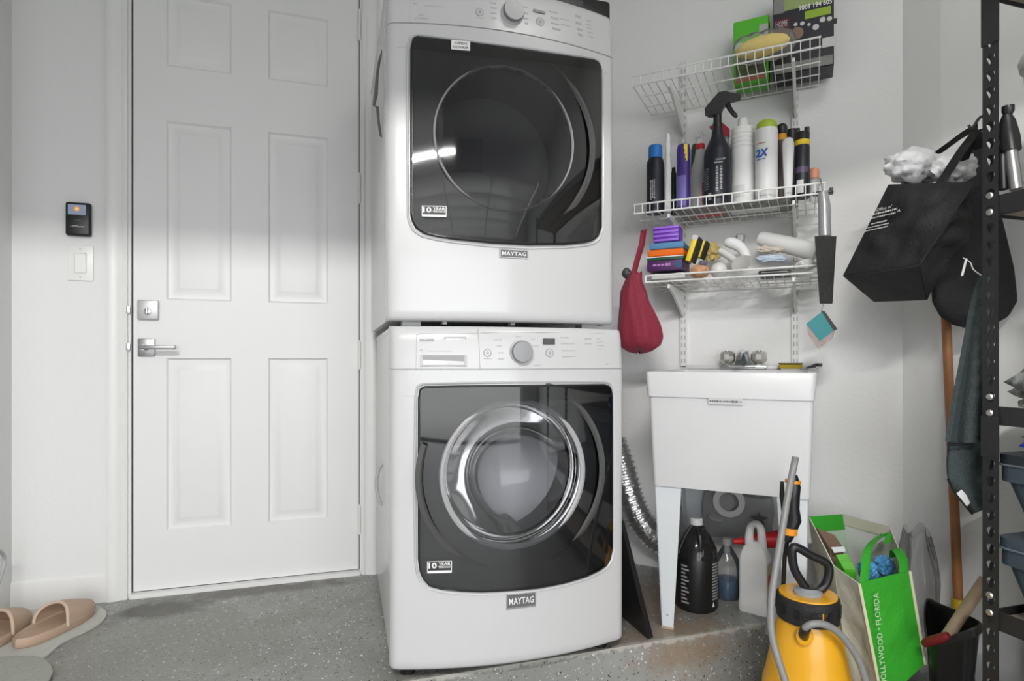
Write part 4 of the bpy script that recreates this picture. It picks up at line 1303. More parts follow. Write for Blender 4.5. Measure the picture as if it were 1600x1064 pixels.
t_, k = lathe_thing('spray_can', 'black can with a yellow ring and a notched black cap', 'spray can', 1253.5, 0.235, S2, [
    ('body', [(0, 'b'), (10, 'b'), (10.7, 285), (10.7, 231), (10, 228)], NAVY), ('yellow_ring', [(10.4, 228), (11, 226), (11, 221), (10.4, 220)], YEL),
    ('cap', [(10.4, 220), (10.7, 216), (10.7, 208), (6.5, 206), (0, 207)], BLACK)], GB)
r = fitr(21.4, k)
for a in (-1, 1):
    mm = MB(); mm.rbox((a * r * 0.62, 0, chp(1253.5, 204, 0.235)[1] - S2), (r * 0.7, r * 1.0, 0.018), 0.004); mm.build('cap_lug', BLACK, t_)
mm = MB(); mm.lathe([(r + 0.0006, 0.085), (r + 0.0006, 0.105)], 10, None, math.radians(200), math.radians(320)); mm.build('purple_band', colm(0.09, 0.06, 0.12), t_)
mm = MB(); mm.lathe([(r + 0.0006, 0.015), (r + 0.0006, 0.060)], 10, None, math.radians(225), math.radians(280)); mm.build('silver_label', SILV, t_)
lathe_thing('putty_jar', 'small jar with a peach-coloured lid at the shelf end', 'jar', 1272, 0.16, S2, [
    ('body', [(0, 'b'), (6.5, 'b'), (6.5, 281), (6, 279)], CLEARM), ('lid', [(7, 279), (7.4, 276), (7.4, 268), (6, 264), (3, 262.5), (0, 262)], colm(0.72, 0.32, 0.20))], GB)
s, z, k = chp(1286, 280, 0.27)
t_ = cthing('sander_pad', 'flat black clip lying at the open end of the bottle shelf', 'clip', s, 0.27, S2Z)
mm = MB(); mm.rbox((0, 0, 0.006), (0.062, 0.035, 0.010), 0.004); mm.build('base', BLACK, t_)
mm = MB(); mm.rbox((0.024, 0, 0.014), (0.012, 0.03, 0.012), 0.003); mm.build('knob', CHAR, t_)

# ---------------------------------------------------------------- top shelf
def sbox(name, label, cat, px0, px1, d, dep, pytop, base, m_, rot=0.0, tilt=0.0):
    sa_, _, _ = chp(px0, 100, d); sb_, zt, _ = chp(px1, pytop, d)
    t_ = cthing(name, label, cat, (sa_ + sb_) / 2, d - dep / 2, base, None, rot)
    W_, H_ = sb_ - sa_, zt - base
    mm = MB(); mm.rbox((0, 0, H_ / 2), (W_, dep, H_), 0.003, 1); mm.build('carton', m_, t_)
    return t_, W_, H_


t_, W_, H_ = sbox('seed_box', 'green garden product box at the back of the top wire shelf', 'box', 1146, 1201, 0.135, 0.09, 22, S1Z, GREENL)
mm = MB(); mm.box((W_ * 0.36, -0.0457, H_ - 0.055), (W_ * 0.24, 0.0012, 0.045)); mm.build('grey_label', colm(0.45, 0.45, 0.45), t_)
mm = MB(); mm.box((0, -0.0455, H_ * 0.30), (W_ * 0.86, 0.001, H_ * 0.38)); mm.build('plant_picture', mat('plant_print', (0.10, 0.13, 0.06), 0.6, var=0.95, vscale=40), t_)
mm = MB(); mm.prism(circle(0.018, 14), 0, 0.001, basis(Vector((-W_ * 0.32, -0.0455, H_ - 0.10)), (1, 0, 0), (0, 0, 1))); mm.build('white_print', colm(0.6, 0.7, 0.55), t_)
mm = MB(); mm.box((0, -0.0457, H_ * 0.06), (W_ * 0.86, 0.0012, H_ * 0.07)); mm.build('red_print', colm(0.4, 0.16, 0.10), t_)

t_, W_, H_ = sbox('decor_box', 'tall black printed box with a lime label on the top wire shelf', 'box', 1208, 1303, 0.15, 0.11, -42, S1Z, colm(0.016, 0.015, 0.022))
y_ = -0.0556
zz = lambda y: chp(1255, y, 0.15)[1] - S1Z
mm = MB(); mm.box((-W_ * 0.355, y_, (zz(22) + zz(66)) / 2), (W_ * 0.27, 0.001, zz(22) - zz(66))); mm.build('maroon_print', colm(0.085, 0.012, 0.02), t_)
text('HOME', basis(Vector((-W_ * 0.355, y_ - 0.0008, zz(30))), (1, 0, 0), (0, 0, 1)), W_ * 0.20, 0.022, SILV, t_)
mm = MB(); mm.box((0.0, y_, zz(0)), (W_ * 0.96, 0.001, 0.05)); mm.build('green_print', colm(0.30, 0.40, 0.14), t_)
mm = MB(); mm.box((-W_ * 0.40, y_ - 0.0006, zz(2)), (W_ * 0.18, 0.001, 0.05)); mm.build('grey_print', colm(0.25, 0.24, 0.25), t_)
text('9003 194 605', basis(Vector((W_ * 0.20, y_ - 0.0008, zz(12))), (1, 0, 0), (0, 0, 1)), W_ * 0.54, 0.018, PAPER, t_, bold=0.02)
mm = MB(); mm.box((W_ * 0.24, y_, zz(25)), (W_ * 0.42, 0.001, 0.028)); mm.build('lime_label', colm(0.30, 0.46, 0.03), t_)
rr = random.Random(4)
for q in range(6):
    mm = MB(); mm.prism(circle(rr.uniform(0.005, 0.011), 12), 0, 0.001, basis(Vector((W_ * (-0.12 + 0.11 * q), y_ + 0.0003, zz(34 + rr.uniform(0, 16)))), (1, 0, 0), (0, 0, 1)))
    mm.build('bauble_print', SILV, t_)
mm = MB(); mm.prism(circle(0.022, 14), 0, 0.0012, basis(Vector((-W_ * 0.10, y_ + 0.0003, zz(50))), (1, 0, 0), (0, 0, 1))); mm.build('brown_print', colm(0.25, 0.16, 0.11), t_)
mm = MB(); mm.box((0, y_, zz(96) / 2 + 0.004), (W_ * 0.96, 0.001, zz(96))); mm.build('lower_print', mat('grey_stripe_print', (0.24, 0.24, 0.23), 0.7, var=0.3, vscale=25), t_)
mm = MB(); mm.box((W_ * 0.47, 0, zz(38)), (0.012, 0.02, 0.03)); mm.box((W_ * 0.505, 0, zz(32)), (0.02, 0.012, 0.014)); mm.build('hang_tab', BLACK, t_)
mm = MB(); mm.box((W_ * 0.42, y_, zz(74)), (0.042, 0.0014, 0.034)); mm.build('barcode_sticker', SILV, t_)

s0, _, _ = chp(1147, 75, 0.25); s1, _, _ = chp(1240, 60, 0.25)
t_ = cthing('duster', 'yellow fluffy duster in a clear wrapper at the front of the top shelf', 'duster', (s0 + s1) / 2, 0.235, S1Z)
zc = chp(1195, 66, 0.25)[1] - S1Z
L = s1 - s0
mm = MB(); mm.lump((0, 0, zc - 0.005), (L * 0.46, 0.042, 0.034), 0.025, 3, 4, 4, Matrix.Rotation(math.radians(-3), 4, 'Y'))
mm.build('fluff', mat('duster_yellow', (1.0, 0.72, 0.16), 0.9, var=0.12, vscale=30, bump=0.2, bscale=90), t_)


def wrap(u, v):
    a = 2 * math.pi * u; x = (v - 0.5) * L * 1.1
    r = (1 - abs(2 * v - 1) ** 4) ** 0.5
    return (x, 0.054 * r * math.cos(a), zc - 0.008 + (0.052 + 0.004 * math.sin(5 * x * 30 + 3 * a)) * r * math.sin(a))
mm = MB(); mm.grid(wrap, 24, 18); mm.build('wrapper', WRAP, t_)

# ---------------------------------------------------------------- lowest shelf
G3 = 'cleaning things on the lowest wire shelf'


ZST = {y: chp(1040, y, 0.27)[1] for y in (354, 380, 390.5, 402, 408, 424)}


def soft(name, label, cat, px0, px1, py0, py1, d, dep, m_, r=0.012, rot=0.0, pitch=0.0, mats=None, ridges=0):
    """soft block covering a picture box, at distance d from the wall (front face), dep deep"""
    s0, z1, t = chp(px0, py0, d); s1, z0, _ = chp(px1, py1, d)
    t_ = cthing(name, label, cat, (s0 + s1) / 2, d - dep / 2, z0, G3)
    M = Matrix.Rotation(rot, 4, 'Z') @ Matrix.Rotation(pitch, 4, 'Y')
    z0, z1 = ZST[py1] + 0.0005, ZST[py0]
    t_.location.z = z0
    W_, H_ = s1 - s0, z1 - z0
    mm = MB(); mm.rbox((0, 0, H_ / 2), (W_, dep, H_), min(r, H_ * 0.45), 3, M); o = mm.build('body', m_, t_)
    for q in range(ridges):
        q2 = MB(); q2.rbox((0, -dep / 2 + 0.001, H_ * (q + 0.5) / ridges), (W_ * 0.94, 0.012, H_ / ridges * 0.62), 0.004, 2, M); q2.build('ridge', mats, t_)
    return t_, W_, H_, M


sa3, sb3, _ = SHELF[2]
VIO = colm(0.20, 0.05, 0.55, 0.35)
soft('sponge', 'violet ridged sponge in film on top of the cloth stack', 'sponge', 1020, 1062, 354, 380, 0.29, 0.07, colm(0.14, 0.03, 0.42, 0.35), 0.01, mats=colm(0.36, 0.16, 0.72, 0.3), ridges=4)
soft('cleaning_cloth', 'folded sky-blue cloth between violet sponge and orange cloth', 'cloth', 1014, 1068, 380, 390.5, 0.292, 0.14, colm(0.10, 0.26, 0.45, 0.8), 0.006)
soft('cleaning_cloth', 'folded bright orange cloth in the stack on the lowest shelf', 'cloth', 1011, 1068, 390.5, 402, 0.293, 0.14, colm(0.85, 0.16, 0.01, 0.8), 0.008)
t_, W_, H_, M = soft('folder', 'dark green folder with pale edges under the orange cloth', 'folder', 1011, 1068, 402, 408, 0.294, 0.15, colm(0.012, 0.07, 0.03), 0.002)
mm = MB(); mm.box((0, -0.075, H_ * 0.9), (W_ * 1.02, 0.004, 0.003)); mm.build('pale_edge', PAPER, t_)
t_, W_, H_, M = soft('soap_carton', 'purple carton with pink lettering under the green folder', 'carton', 1011, 1066, 408, 424, 0.295, 0.15, colm(0.07, 0.012, 0.10), 0.002)
marks(basis(Vector((-W_ * 0.08, -0.0757, H_ * 0.55)), (1, 0, 0), (0, 0, 1)), W_ * 0.5, H_ * 0.45, colm(0.45, 0.20, 0.50), t_, 1, 15)
mm = MB(); mm.prism(circle(H_ * 0.34, 14), 0, 0.001, basis(Vector((W_ * 0.40, -0.075, H_ * 0.52)), (1, 0, 0), (0, 0, 1))); mm.build('blue_dot', colm(0.03, 0.08, 0.20), t_)
s0, z0, k = chp(1018, 437, 0.28); s1, _, _ = chp(1070, 437, 0.28)
t_ = cthing('rag', 'crumpled white rag at the bottom of the cloth stack', 'rag', (s0 + s1) / 2, 0.21, S3Z, G3)
zt = ZST[424] - S3Z
mm = MB(); mm.sheet(lambda u, v: ((u - .5) * (s1 - s0), (v - .5) * 0.14, zt * 0.5 + 0.16 * zt * math.sin(9 * u + 3 * v) * math.sin(7 * v)), 20, 8, zt * 0.5); mm.build('cloth', RAG, t_)

for q, (px, py0, py1, d, lab) in enumerate(((1079, 371, 410, 0.27, 'yellow and black scrub sponge leaning by the orange cloth'), (1094, 377, 404, 0.19, 'yellow and black scrub sponge tucked behind the leaning one'))):
    s0, z0, k = chp(px, py1, d); _, z1, _ = chp(px, py0, d)
    t_ = cthing('scrub_sponge', lab, 'sponge', s0, d, max(S3Z, z0), G3)
    M = Matrix.Rotation(math.radians(18), 4, 'Y'); H_ = (z1 - z0)
    mm = MB(); mm.rbox((-0.006, 0, H_ / 2), (0.020, 0.06, H_), 0.005, 2, M); mm.build('foam', YEL, t_)
    mm = MB(); mm.rbox((0.009, 0, H_ / 2), (0.009, 0.06, H_), 0.003, 2, M); mm.build('scrub_pad', colm(0.02, 0.025, 0.015, 0.9), t_)
    if q == 0:
        mm = MB(); mm.box((-0.006, 0, H_ - 0.004), (0.021, 0.061, 0.016), M); mm.build('paper_tip', colm(0.6, 0.55, 0.6), t_)


def blob(name, label, cat, px, py, rw, rh, d, rd, m_, seed, amp=0.12, rot=0.0, freq=2.5, base=None, grp=G3):
    s, z, t = chp(px, py, d); k = t / F_PX
    zb = S3Z if base is None else base
    t_ = cthing(name, label, cat, s, d, zb, grp)
    M = Matrix.Translation((0, 0, z - zb)) @ Matrix.Rotation(rot, 4, 'Y')
    mm = MB(); mm.lump((0, 0, 0), (rw * k, rd, rh * k), amp, seed, 4, freq, M)
    lo = min(p.z for p in mm.v)
    if lo < 0:
        for p in mm.v: p.z = max(p.z, 0.0)
    mm.build('body', m_, t_)
    return t_


blob('sponge', 'grey-violet sponge lying low beside the scrub sponges', 'sponge', 1098, 412, 6, 5, 0.20, 0.02, colm(0.20, 0.19, 0.25, 0.9), 5)
blob('scouring_bag', 'yellow net bag of scourers behind the white bulb', 'net bag', 1113, 393, 13, 14, 0.11, 0.03, mat('yellow_net', (0.72, 0.55, 0.20), 0.8, var=0.5, vscale=50), 8, 0.2)
blob('sponge', 'peach bath sponge at the front of the lowest shelf', 'sponge', 1093, 424, 14.5, 10.5, 0.275, 0.03, mat('peach_sponge', (0.62, 0.34, 0.19), 0.9, var=0.2, vscale=60, bump=0.6, bscale=120), 11, 0.1)
s, z, k = chp(1123, 417, 0.27)
t_ = cthing('light_bulb', 'frosted white round bulb lying beside the peach sponge', 'bulb', s, 0.27, S3Z, G3)
R_ = 13 * k / F_PX
mm = MB(); mm.lathe([(0, -R_), (R_ * .5, -R_ * .86), (R_ * .87, -R_ * .5), (R_, 0), (R_ * .9, R_ * .45), (R_ * .62, R_ * .8), (R_ * .45, R_ * 1.0), (0, R_ * 1.0)], 22, Matrix.Translation((0, 0, R_)) @ Matrix.Rotation(math.radians(-70), 4, 'X'))
mm.build('globe', mat('frosted_white', (0.72, 0.71, 0.68), 0.35), t_)
mm = MB(); mm.lathe([(R_ * .45, R_), (R_ * .42, R_ * 1.5), (0, R_ * 1.55)], 16, Matrix.Translation((0, 0, R_)) @ Matrix.Rotation(math.radians(-70), 4, 'X')); mm.build('screw_base', BRUSHED, t_)

# white hand nozzle: tube handle, gun body
s, z, k = chp(1150, 395, 0.2)
t_ = cthing('spray_nozzle', 'white plastic hand spray nozzle lying across the rags', 'nozzle', s, 0.2, S3Z, G3)
def q3(px, py, d): a, b_, _ = chp(px, py, d); return Vector((a - s, 0.2 - d, b_ - S3Z))
mm = MB(); mm.tube([q3(1124, 391, 0.24), q3(1136, 398, 0.24), q3(1150, 408, 0.25)], [0.012, 0.014, 0.012], 12); mm.build('handle', colm(0.62, 0.62, 0.60), t_)
mm = MB(); mm.tube(curve([q3(1133, 378, 0.2), q3(1148, 381, 0.2), q3(1160, 390, 0.21), q3(1167, 404, 0.23)], 4), [0.012, 0.017, 0.020, 0.021, 0.021, 0.021, 0.020, 0.019, 0.018, 0.018, 0.018, 0.017, 0.016], 12); mm.build('gun_body', PAPER, t_)
mm = MB(); mm.lathe([(0.014, 0), (0.017, 0.02), (0.012, 0.026), (0, 0.026)], 14, Matrix.Translation(q3(1157, 377, 0.16))); mm.build('cap', CLEARM, t_)
s, z, k = chp(1160, 414, 0.278)
t_ = cthing('soap_dish', 'grey shallow dish tipped on its side by the front rail', 'dish', s, 0.278, S3Z, G3)
mm = MB(); mm.lathe([(0, 0.0), (0.022, 0.001), (0.032, 0.006), (0.035, 0.010), (0.032, 0.010), (0.021, 0.004), (0, 0.003)], 24, Matrix.Translation((0, 0, 0.043)) @ Matrix.Rotation(math.radians(62), 4, 'X') @ Matrix.Rotation(math.radians(-14), 4, 'Y'))
mm.build('dish', colm(0.45, 0.45, 0.42), t_)
blob('rag', 'beige rag rolled beside the white paper roll', 'rag', 1203, 390, 20, 6, 0.21, 0.018, colm(0.66, 0.58, 0.50, 0.9), 21, 0.16, math.radians(6))
blob('rag', 'blue and white patterned rag below the beige rag', 'rag', 1204, 404, 21, 6, 0.265, 0.018, mat('blue_white_rag', (0.55, 0.63, 0.74), 0.9, var=0.35, vscale=26, bump=0.3, bscale=60), 23, 0.16, math.radians(4))
blob('rag', 'plain white rag bunched at the right under the paper roll', 'rag', 1259, 414, 16, 8, 0.24, 0.03, RAG, 27, 0.14)
s, z, k = chp(1225, 385, 0.17)
t_ = cthing('paper_roll', 'white wrapped roll lying slanted over the rags', 'roll', s, 0.17, S3Z, G3)
A, B = q3(1186, 372, 0.15) + Vector((0, -0.03, 0)), q3(1276, 394, 0.18) + Vector((0, -0.03, 0))
mm = MB(); mm.tube([A, A.lerp(B, .05), A.lerp(B, .5), A.lerp(B, .95), B], [0.022, 0.027, 0.031, 0.033, 0.03], 18); mm.build('roll', colm(0.80, 0.80, 0.79, 0.8), t_)
mm = MB(); mm.tube([A + Vector((-0.002, 0, 0.0)), A + (B - A) * 0.012], 0.012, 12); mm.build('core', LTGREY, t_)
s0, _, _ = chp(1186, 425, 0.26); s1, _, _ = chp(1236, 425, 0.26)
t_ = cthing('wallet', 'flat dark pouch lying on the wires under the rags', 'pouch', (s0 + s1) / 2, 0.23, S3Z, G3)
mm = MB(); mm.rbox((0, 0, 0.009), (s1 - s0, 0.12, 0.016), 0.004); mm.build('body', colm(0.035, 0.028, 0.028), t_)
mm = MB(); mm.box((0.0, -0.0605, 0.010), (s1 - s0 - 0.02, 0.002, 0.002)); mm.build('zip', PLGREY, t_)

# ---------------------------------------------------------------- hung from the shelves
def cp(px, py, d): a, b_, _ = chp(px, py, d); return CS(a, d, b_)


top = cp(1287, 300, 0.30)
t_ = thing('paddle_brush', 'long dark foam paddle with a grey tube handle hung from the shelf end', 'paddle', top, RZC)
mm = MB(); mm.tube([cp(1286, 300, 0.345), cp(1288, 320, 0.345), cp(1289, 369, 0.345)], [0.014, 0.018, 0.019], 16); mm.build('handle', mat('grey_tube', (0.40, 0.40, 0.41), 0.25, metal=0.3), t_, world=True)
mm = MB()
P = [cp(1273, 369, 0.366), cp(1307, 369, 0.366), cp(1301, 473, 0.366), cp(1281, 473, 0.366)]
Q = [p - CN_DIR * 0.035 for p in P]
mm.hexa([P[3], P[2], Q[2], Q[3], P[0], P[1], Q[1], Q[0]]); mm.build('foam_blade', mat('dark_foam', (0.035, 0.036, 0.034), 0.9, var=0.5, vscale=220, bump=0.5, bscale=300), t_, world=True)
mm = MB(); mm.tube(curve([cp(1286, 302, 0.345), cp(1284, 290, 0.335), cp(1282, 279, 0.318), cp(1281, 281, 0.303), cp(1281, 290, 0.300)], 4), 0.002, 6); mm.build('hook', BRUSHED, t_, world=True)

top = cp(1287, 474, 0.32)
t_ = thing('hand_brush', 'teal dustpan brush dangling below the foam paddle', 'brush', top, RZC)
quad = [(1260, 505.5), (1284, 487), (1306, 514), (1281, 533)]
F_ = [cp(x, y, 0.365) for x, y in quad]; B_ = [p - CN_DIR * 0.016 for p in F_]
mm = MB(); mm.hexa(F_ + B_); mm.build('face', colm(0.02, 0.24, 0.26), t_, world=True)
quad2 = [(1283, 485), (1289, 486.5), (1308.5, 514), (1303, 516.5)]
F2 = [cp(x, y, 0.367) for x, y in quad2]; mm = MB(); mm.hexa(F2 + [p - CN_DIR * 0.03 for p in F2]); mm.build('edge_strip', BLACK, t_, world=True)
q4 = [(1260, 506), (1281, 533.5), (1279, 545), (1263, 522)]
F3 = [cp(x, y, 0.363) for x, y in q4]; mm = MB(); mm.hexa(F3 + [p - CN_DIR * 0.02 for p in F3]); mm.build('bristles', mat('bristle_pink', (0.42, 0.34, 0.33), 0.9, var=0.4, vscale=200), t_, world=True)
q4 = [(1281, 533.5), (1305, 515), (1302, 527), (1280, 545)]
F3 = [cp(x, y, 0.363) for x, y in q4]; mm = MB(); mm.hexa(F3 + [p - CN_DIR * 0.02 for p in F3]); mm.build('bristles', MATS['bristle_pink'], t_, world=True)
mm = MB(); mm.tube([cp(1287, 474.5, 0.35), cp(1285, 480, 0.355), cp(1284, 488, 0.355)], 0.0022, 6); mm.build('cord', PLGREY, t_, world=True)

# maroon bag on two wire hooks
for q, (xa, ya, xb, yb) in enumerate(((1008, 332, 1007, 358), (1021, 332, 1015, 357))):
    mm = MB(); mm.tube(curve([cp(xa, ya - 3, 0.311), cp(xa + 0.5, ya + 1, 0.316), cp((xa + xb) / 2, (ya + yb) / 2, 0.314), cp(xb, yb, 0.313), cp(xb - 2.5, yb + 3, 0.322), cp(xb - 5, yb, 0.33)], 4), 0.0019, 6)
    o = mm.build('hook', BRUSHED); tag(o, ('thin wire hook at the very end of the bottle shelf', 'slanted wire hook holding the maroon strap')[q], 'hook', 'hooks under the bottle shelf')
base = cp(1003, 550, 0.30)
t_ = thing('drawstring_bag', 'maroon fabric bag hanging by its strap beside the dryer', 'bag', base, RZC)
prof = [(425, 993, 10), (440, 990, 13), (455, 990, 19), (470, 991, 22), (490, 995, 28), (510, 998, 33), (528, 1000, 34), (540, 1001, 30), (548, 1000, 18), (551, 999, 4)]


def bagf(u, v):
    x = v * (len(prof) - 1); i = min(int(x), len(prof) - 2); f = x - i
    py = prof[i][0] * (1 - f) + prof[i + 1][0] * f; cx = prof[i][1] * (1 - f) + prof[i + 1][1] * f; hw = prof[i][2] * (1 - f) + prof[i + 1][2] * f
    a = 2 * math.pi * u
    k_ = 1 + 0.07 * math.sin(11 * a + 4 * v) * (1 - v * 0.7) + 0.05 * math.sin(5 * a - 7 * v)
    p = cp(cx + hw * math.cos(a) * k_, py + 2 * math.sin(3 * a), 0.30)
    return p + CN_DIR * (hw * 0.0016 * math.sin(a) * k_)
mm = MB(); mm.grid(bagf, 40, 26); mm.build('sack', MAROON, t_, world=True, angle=60)
mm = MB()
P0 = [(1006, 358), (1003, 375), (996, 400), (990, 428)]
mm.sheet(lambda u, v: cp((P0[min(3, int(v * 3))][0] * (1 - (v * 3 - min(2, int(v * 3)))) + P0[min(3, int(v * 3) + 1)][0] * (v * 3 - min(2, int(v * 3)))) + (u - .5) * (9 - 1.0 * v),
                         358 + 70 * v, 0.318 - 0.006 * math.cos(math.pi * (u - .5))), 6, 12, 0.003)
mm.build('strap', MAROON, t_, world=True)
mm = MB(); mm.lump(cp(979, 427, 0.305), (0.018, 0.018, 0.02), 0.1, 2, 3); mm.build('toggle', CHAR, t_, world=True)
# ================================================================== utility sink
sL, _, _ = chp(1007, 583, 0.607); sR, _, _ = chp(1277, 583, 0.607)
bL, _, _ = chp(1020.5, 757, 0.582); bR, _, _ = chp(1265, 780, 0.582)
SKZ, SKB = 0.832, 0.462
scx = (sL + sR) / 2
sink = cthing('utility_sink', 'white plastic utility sink on splayed legs below the shelves', 'sink', scx, 0, 0)


def ring(x0, x1, y0, y1, z, r=0.02, n=4):
    cx_, cy_ = (x0 + x1) / 2, (y0 + y1) / 2
    return [Vector((x, y, z)) for x, y in rrect(x1 - x0, y1 - y0, r, n, (cx_, cy_))]


a0, a1, b0, b1 = sL - scx, sR - scx, bL - scx, bR - scx
rings = [ring(b0, b1, -0.582, -0.05, SKB, 0.012), ring(b0 - 0.002, b1 + 0.002, -0.584, -0.048, SKB + 0.01, 0.016)]
zs_ = 0.752                                   # lower edge of the apron
f = (zs_ - SKB) / (SKZ - SKB)
rings.append(ring(b0 + (a0 - b0) * f * 0.75, b1 + (a1 - b1) * f * 0.75, -0.597, -0.03, zs_, 0.016))
rings.append(ring(a0 + 0.006, a1 - 0.006, -0.604, -0.022, zs_, 0.016))
rings.append(ring(a0, a1, -0.607, -0.018, SKZ - 0.006, 0.016))
rings.append(ring(a0 + 0.003, a1 - 0.003, -0.604, -0.018, SKZ, 0.016))
rings.append(ring(a0 + 0.025, a1 - 0.025, -0.580, -0.125, SKZ, 0.03))
rings.append(ring(b0 + 0.02, b1 - 0.02, -0.55, -0.14, SKB + 0.03, 0.03))
mm = MB(); n = len(rings[0])
mm.add([p for r in rings for p in r], [(r * n + k, r * n + (k + 1) % n, (r + 1) * n + (k + 1) % n, (r + 1) * n + k) for r in range(len(rings) - 1) for k in range(n)]
       + [tuple(range(n))[::-1], tuple((len(rings) - 1) * n + k for k in range(n))])
mm.build('tub', TUBW, sink, angle=30)
mm = MB(); mm.rbox((0, -0.03, SKZ + 0.008), (a1 - a0 - 0.05, 0.035, 0.016), 0.005); mm.build('back_ledge', TUBW, sink)
lx, lz, _ = chp(1134, 627, 0.60); w2 = chp(1161, 627, 0.60)[0] - chp(1107, 627, 0.60)[0]
mm = MB(); mm.box((lx - scx, -0.6065, lz), (w2, 0.001, 0.018)); st = mm.build('maker_label', SILV, sink)
marks(basis(Vector((lx - scx, -0.6078, lz)), (1, 0, 0), (0, 0, 1)), w2 * 0.92, 0.011, PRINT, sink, 1, 21)


def leg(px_t0, px_t1, px_b0, px_b1, yfront, zb, dsp):
    """folded sheet-steel leg: wide at the tub, narrow at the foot, with a return flange"""
    t0 = chp(px_t0, 760, dsp)[0] - scx; t1 = chp(px_t1, 760, dsp)[0] - scx
    u0 = chp(px_b0, 980, dsp)[0] - scx; u1 = chp(px_b1, 980, dsp)[0] - scx
    return t0, t1, u0, u1


def leg_mesh(t0, t1, u0, u1, y, zb, inward, outer):
    mm = MB()
    mm.hexa([(u0, y, zb), (u1, y, zb), (u1, y + 0.003, zb), (u0, y + 0.003, zb), (t0, y, SKB + 0.02), (t1, y, SKB + 0.02), (t1, y + 0.003, SKB + 0.02), (t0, y + 0.003, SKB + 0.02)])
    e, et = (u0, t0) if outer < 0 else (u1, t1)
    s_ = 0.003 if outer < 0 else -0.003
    mm.hexa([(e, y, zb), (e + s_, y, zb), (e + s_, y + inward * 0.035, zb), (e, y + inward * 0.035, zb),
             (et, y, SKB + 0.02), (et + s_, y, SKB + 0.02), (et + s_, y + inward * 0.10, SKB + 0.02), (et, y + inward * 0.10, SKB + 0.02)])
    return mm


t0, t1, u0, u1 = leg(1022.5, 1065, 1034, 1052, 0, 0, 0.572)
lg = leg_mesh(t0, t1, u0, u1, -0.572, 0.004, 1, -1).build('leg', LEGG, sink)
mm = MB(); mm.lathe([(0.004, 0), (0.004, 0.002), (0, 0.003)], 10, Matrix.Translation(((u0 + u1) / 2, -0.572, 0.045)) @ Matrix.Rotation(math.radians(90), 4, 'X')); mm.build('screw', PLGREY, lg)
mm = MB(); mm.rbox(((u0 + u1) / 2, -0.565, 0.004), (u1 - u0 + 0.004, 0.022, 0.008), 0.002); mm.build('foot_cap', mat('foot_tan', (0.45, 0.36, 0.28), 0.7), lg)
mirror = lambda v: -v + (b0 + b1)
leg_mesh(mirror(t1), mirror(t0), mirror(u1) + 0.012, mirror(u0) + 0.012, -0.572, ZLOW + 0.002, 1, 1).build('leg', LEGG, sink)
leg_mesh(t0, t1, u0, u1, -0.075, 0.002, -1, -1).build('leg', LEGG, sink)
leg_mesh(mirror(t1), mirror(t0), mirror(u1) + 0.012, mirror(u0) + 0.012, -0.075, ZLOW + 0.002, -1, 1).build('leg', LEGG, sink)
mm = MB(); mm.tube(curve([(0.03, -0.35, SKB), (0.03, -0.345, SKB - 0.022), (0.03, -0.30, SKB - 0.034), (0.03, -0.18, SKB - 0.036), (0.03, -0.04, SKB - 0.036)], 5), 0.02, 12); mm.build('drain_pipe', PAPER, sink)

# faucet on the back deck
fx, fz, k = chp(1161, 573, 0.085)
t_ = cthing('faucet', 'chrome two-handle faucet on the back of the utility sink', 'faucet', fx, 0.085, SKZ + 0.001)
kk = k / F_PX
mm = MB(); mm.rbox((0, 0, 0.009), (69 * kk, 0.05, 0.017), 0.005, 2); mm.build('base_plate', CHROME, t_)
for sx in (-1, 1):
    mm = MB(); R_ = 12.0 * kk
    mm.lathe([(R_ * .5, 0), (R_ * .55, 0.006), (R_ * .85, 0.012), (R_, 0.022), (R_ * .98, 0.042), (R_ * .8, 0.052), (0, 0.053)], 10, Matrix.Translation((sx * 23 * kk, 0, 0.016)))
    hd = mm.build('handle', mat('clear_knob', (0.68, 0.67, 0.62), 0.12, metal=0.75), t_, angle=15)
    mm = MB(); mm.lathe([(R_ * .4, 0.052), (R_ * .38, 0.056), (0, 0.057)], 14, Matrix.Translation((sx * 23 * kk, 0, 0.016))); mm.build('handle_cap', CHROME, hd)
mm = MB()
mm.hexa([(-12 * kk, -0.02, 0.016), (12 * kk, -0.02, 0.016), (12 * kk, 0.02, 0.016), (-12 * kk, 0.02, 0.016), (-6.5 * kk, -0.014, 0.068), (6.5 * kk, -0.014, 0.068), (7 * kk, 0.016, 0.072), (-7 * kk, 0.016, 0.072)])
sp = mm.build('spout_base', mat('dark_chrome', (0.16, 0.18, 0.18), 0.15, metal=0.9), t_)
mm = MB(); mm.tube(curve([(0, 0.0, 0.060), (0, -0.05, 0.066), (0, -0.12, 0.060), (0, -0.15, 0.045)], 5), [0.012] * 8 + [0.010] * 8, 12); mm.build('spout', CHROME, sp)

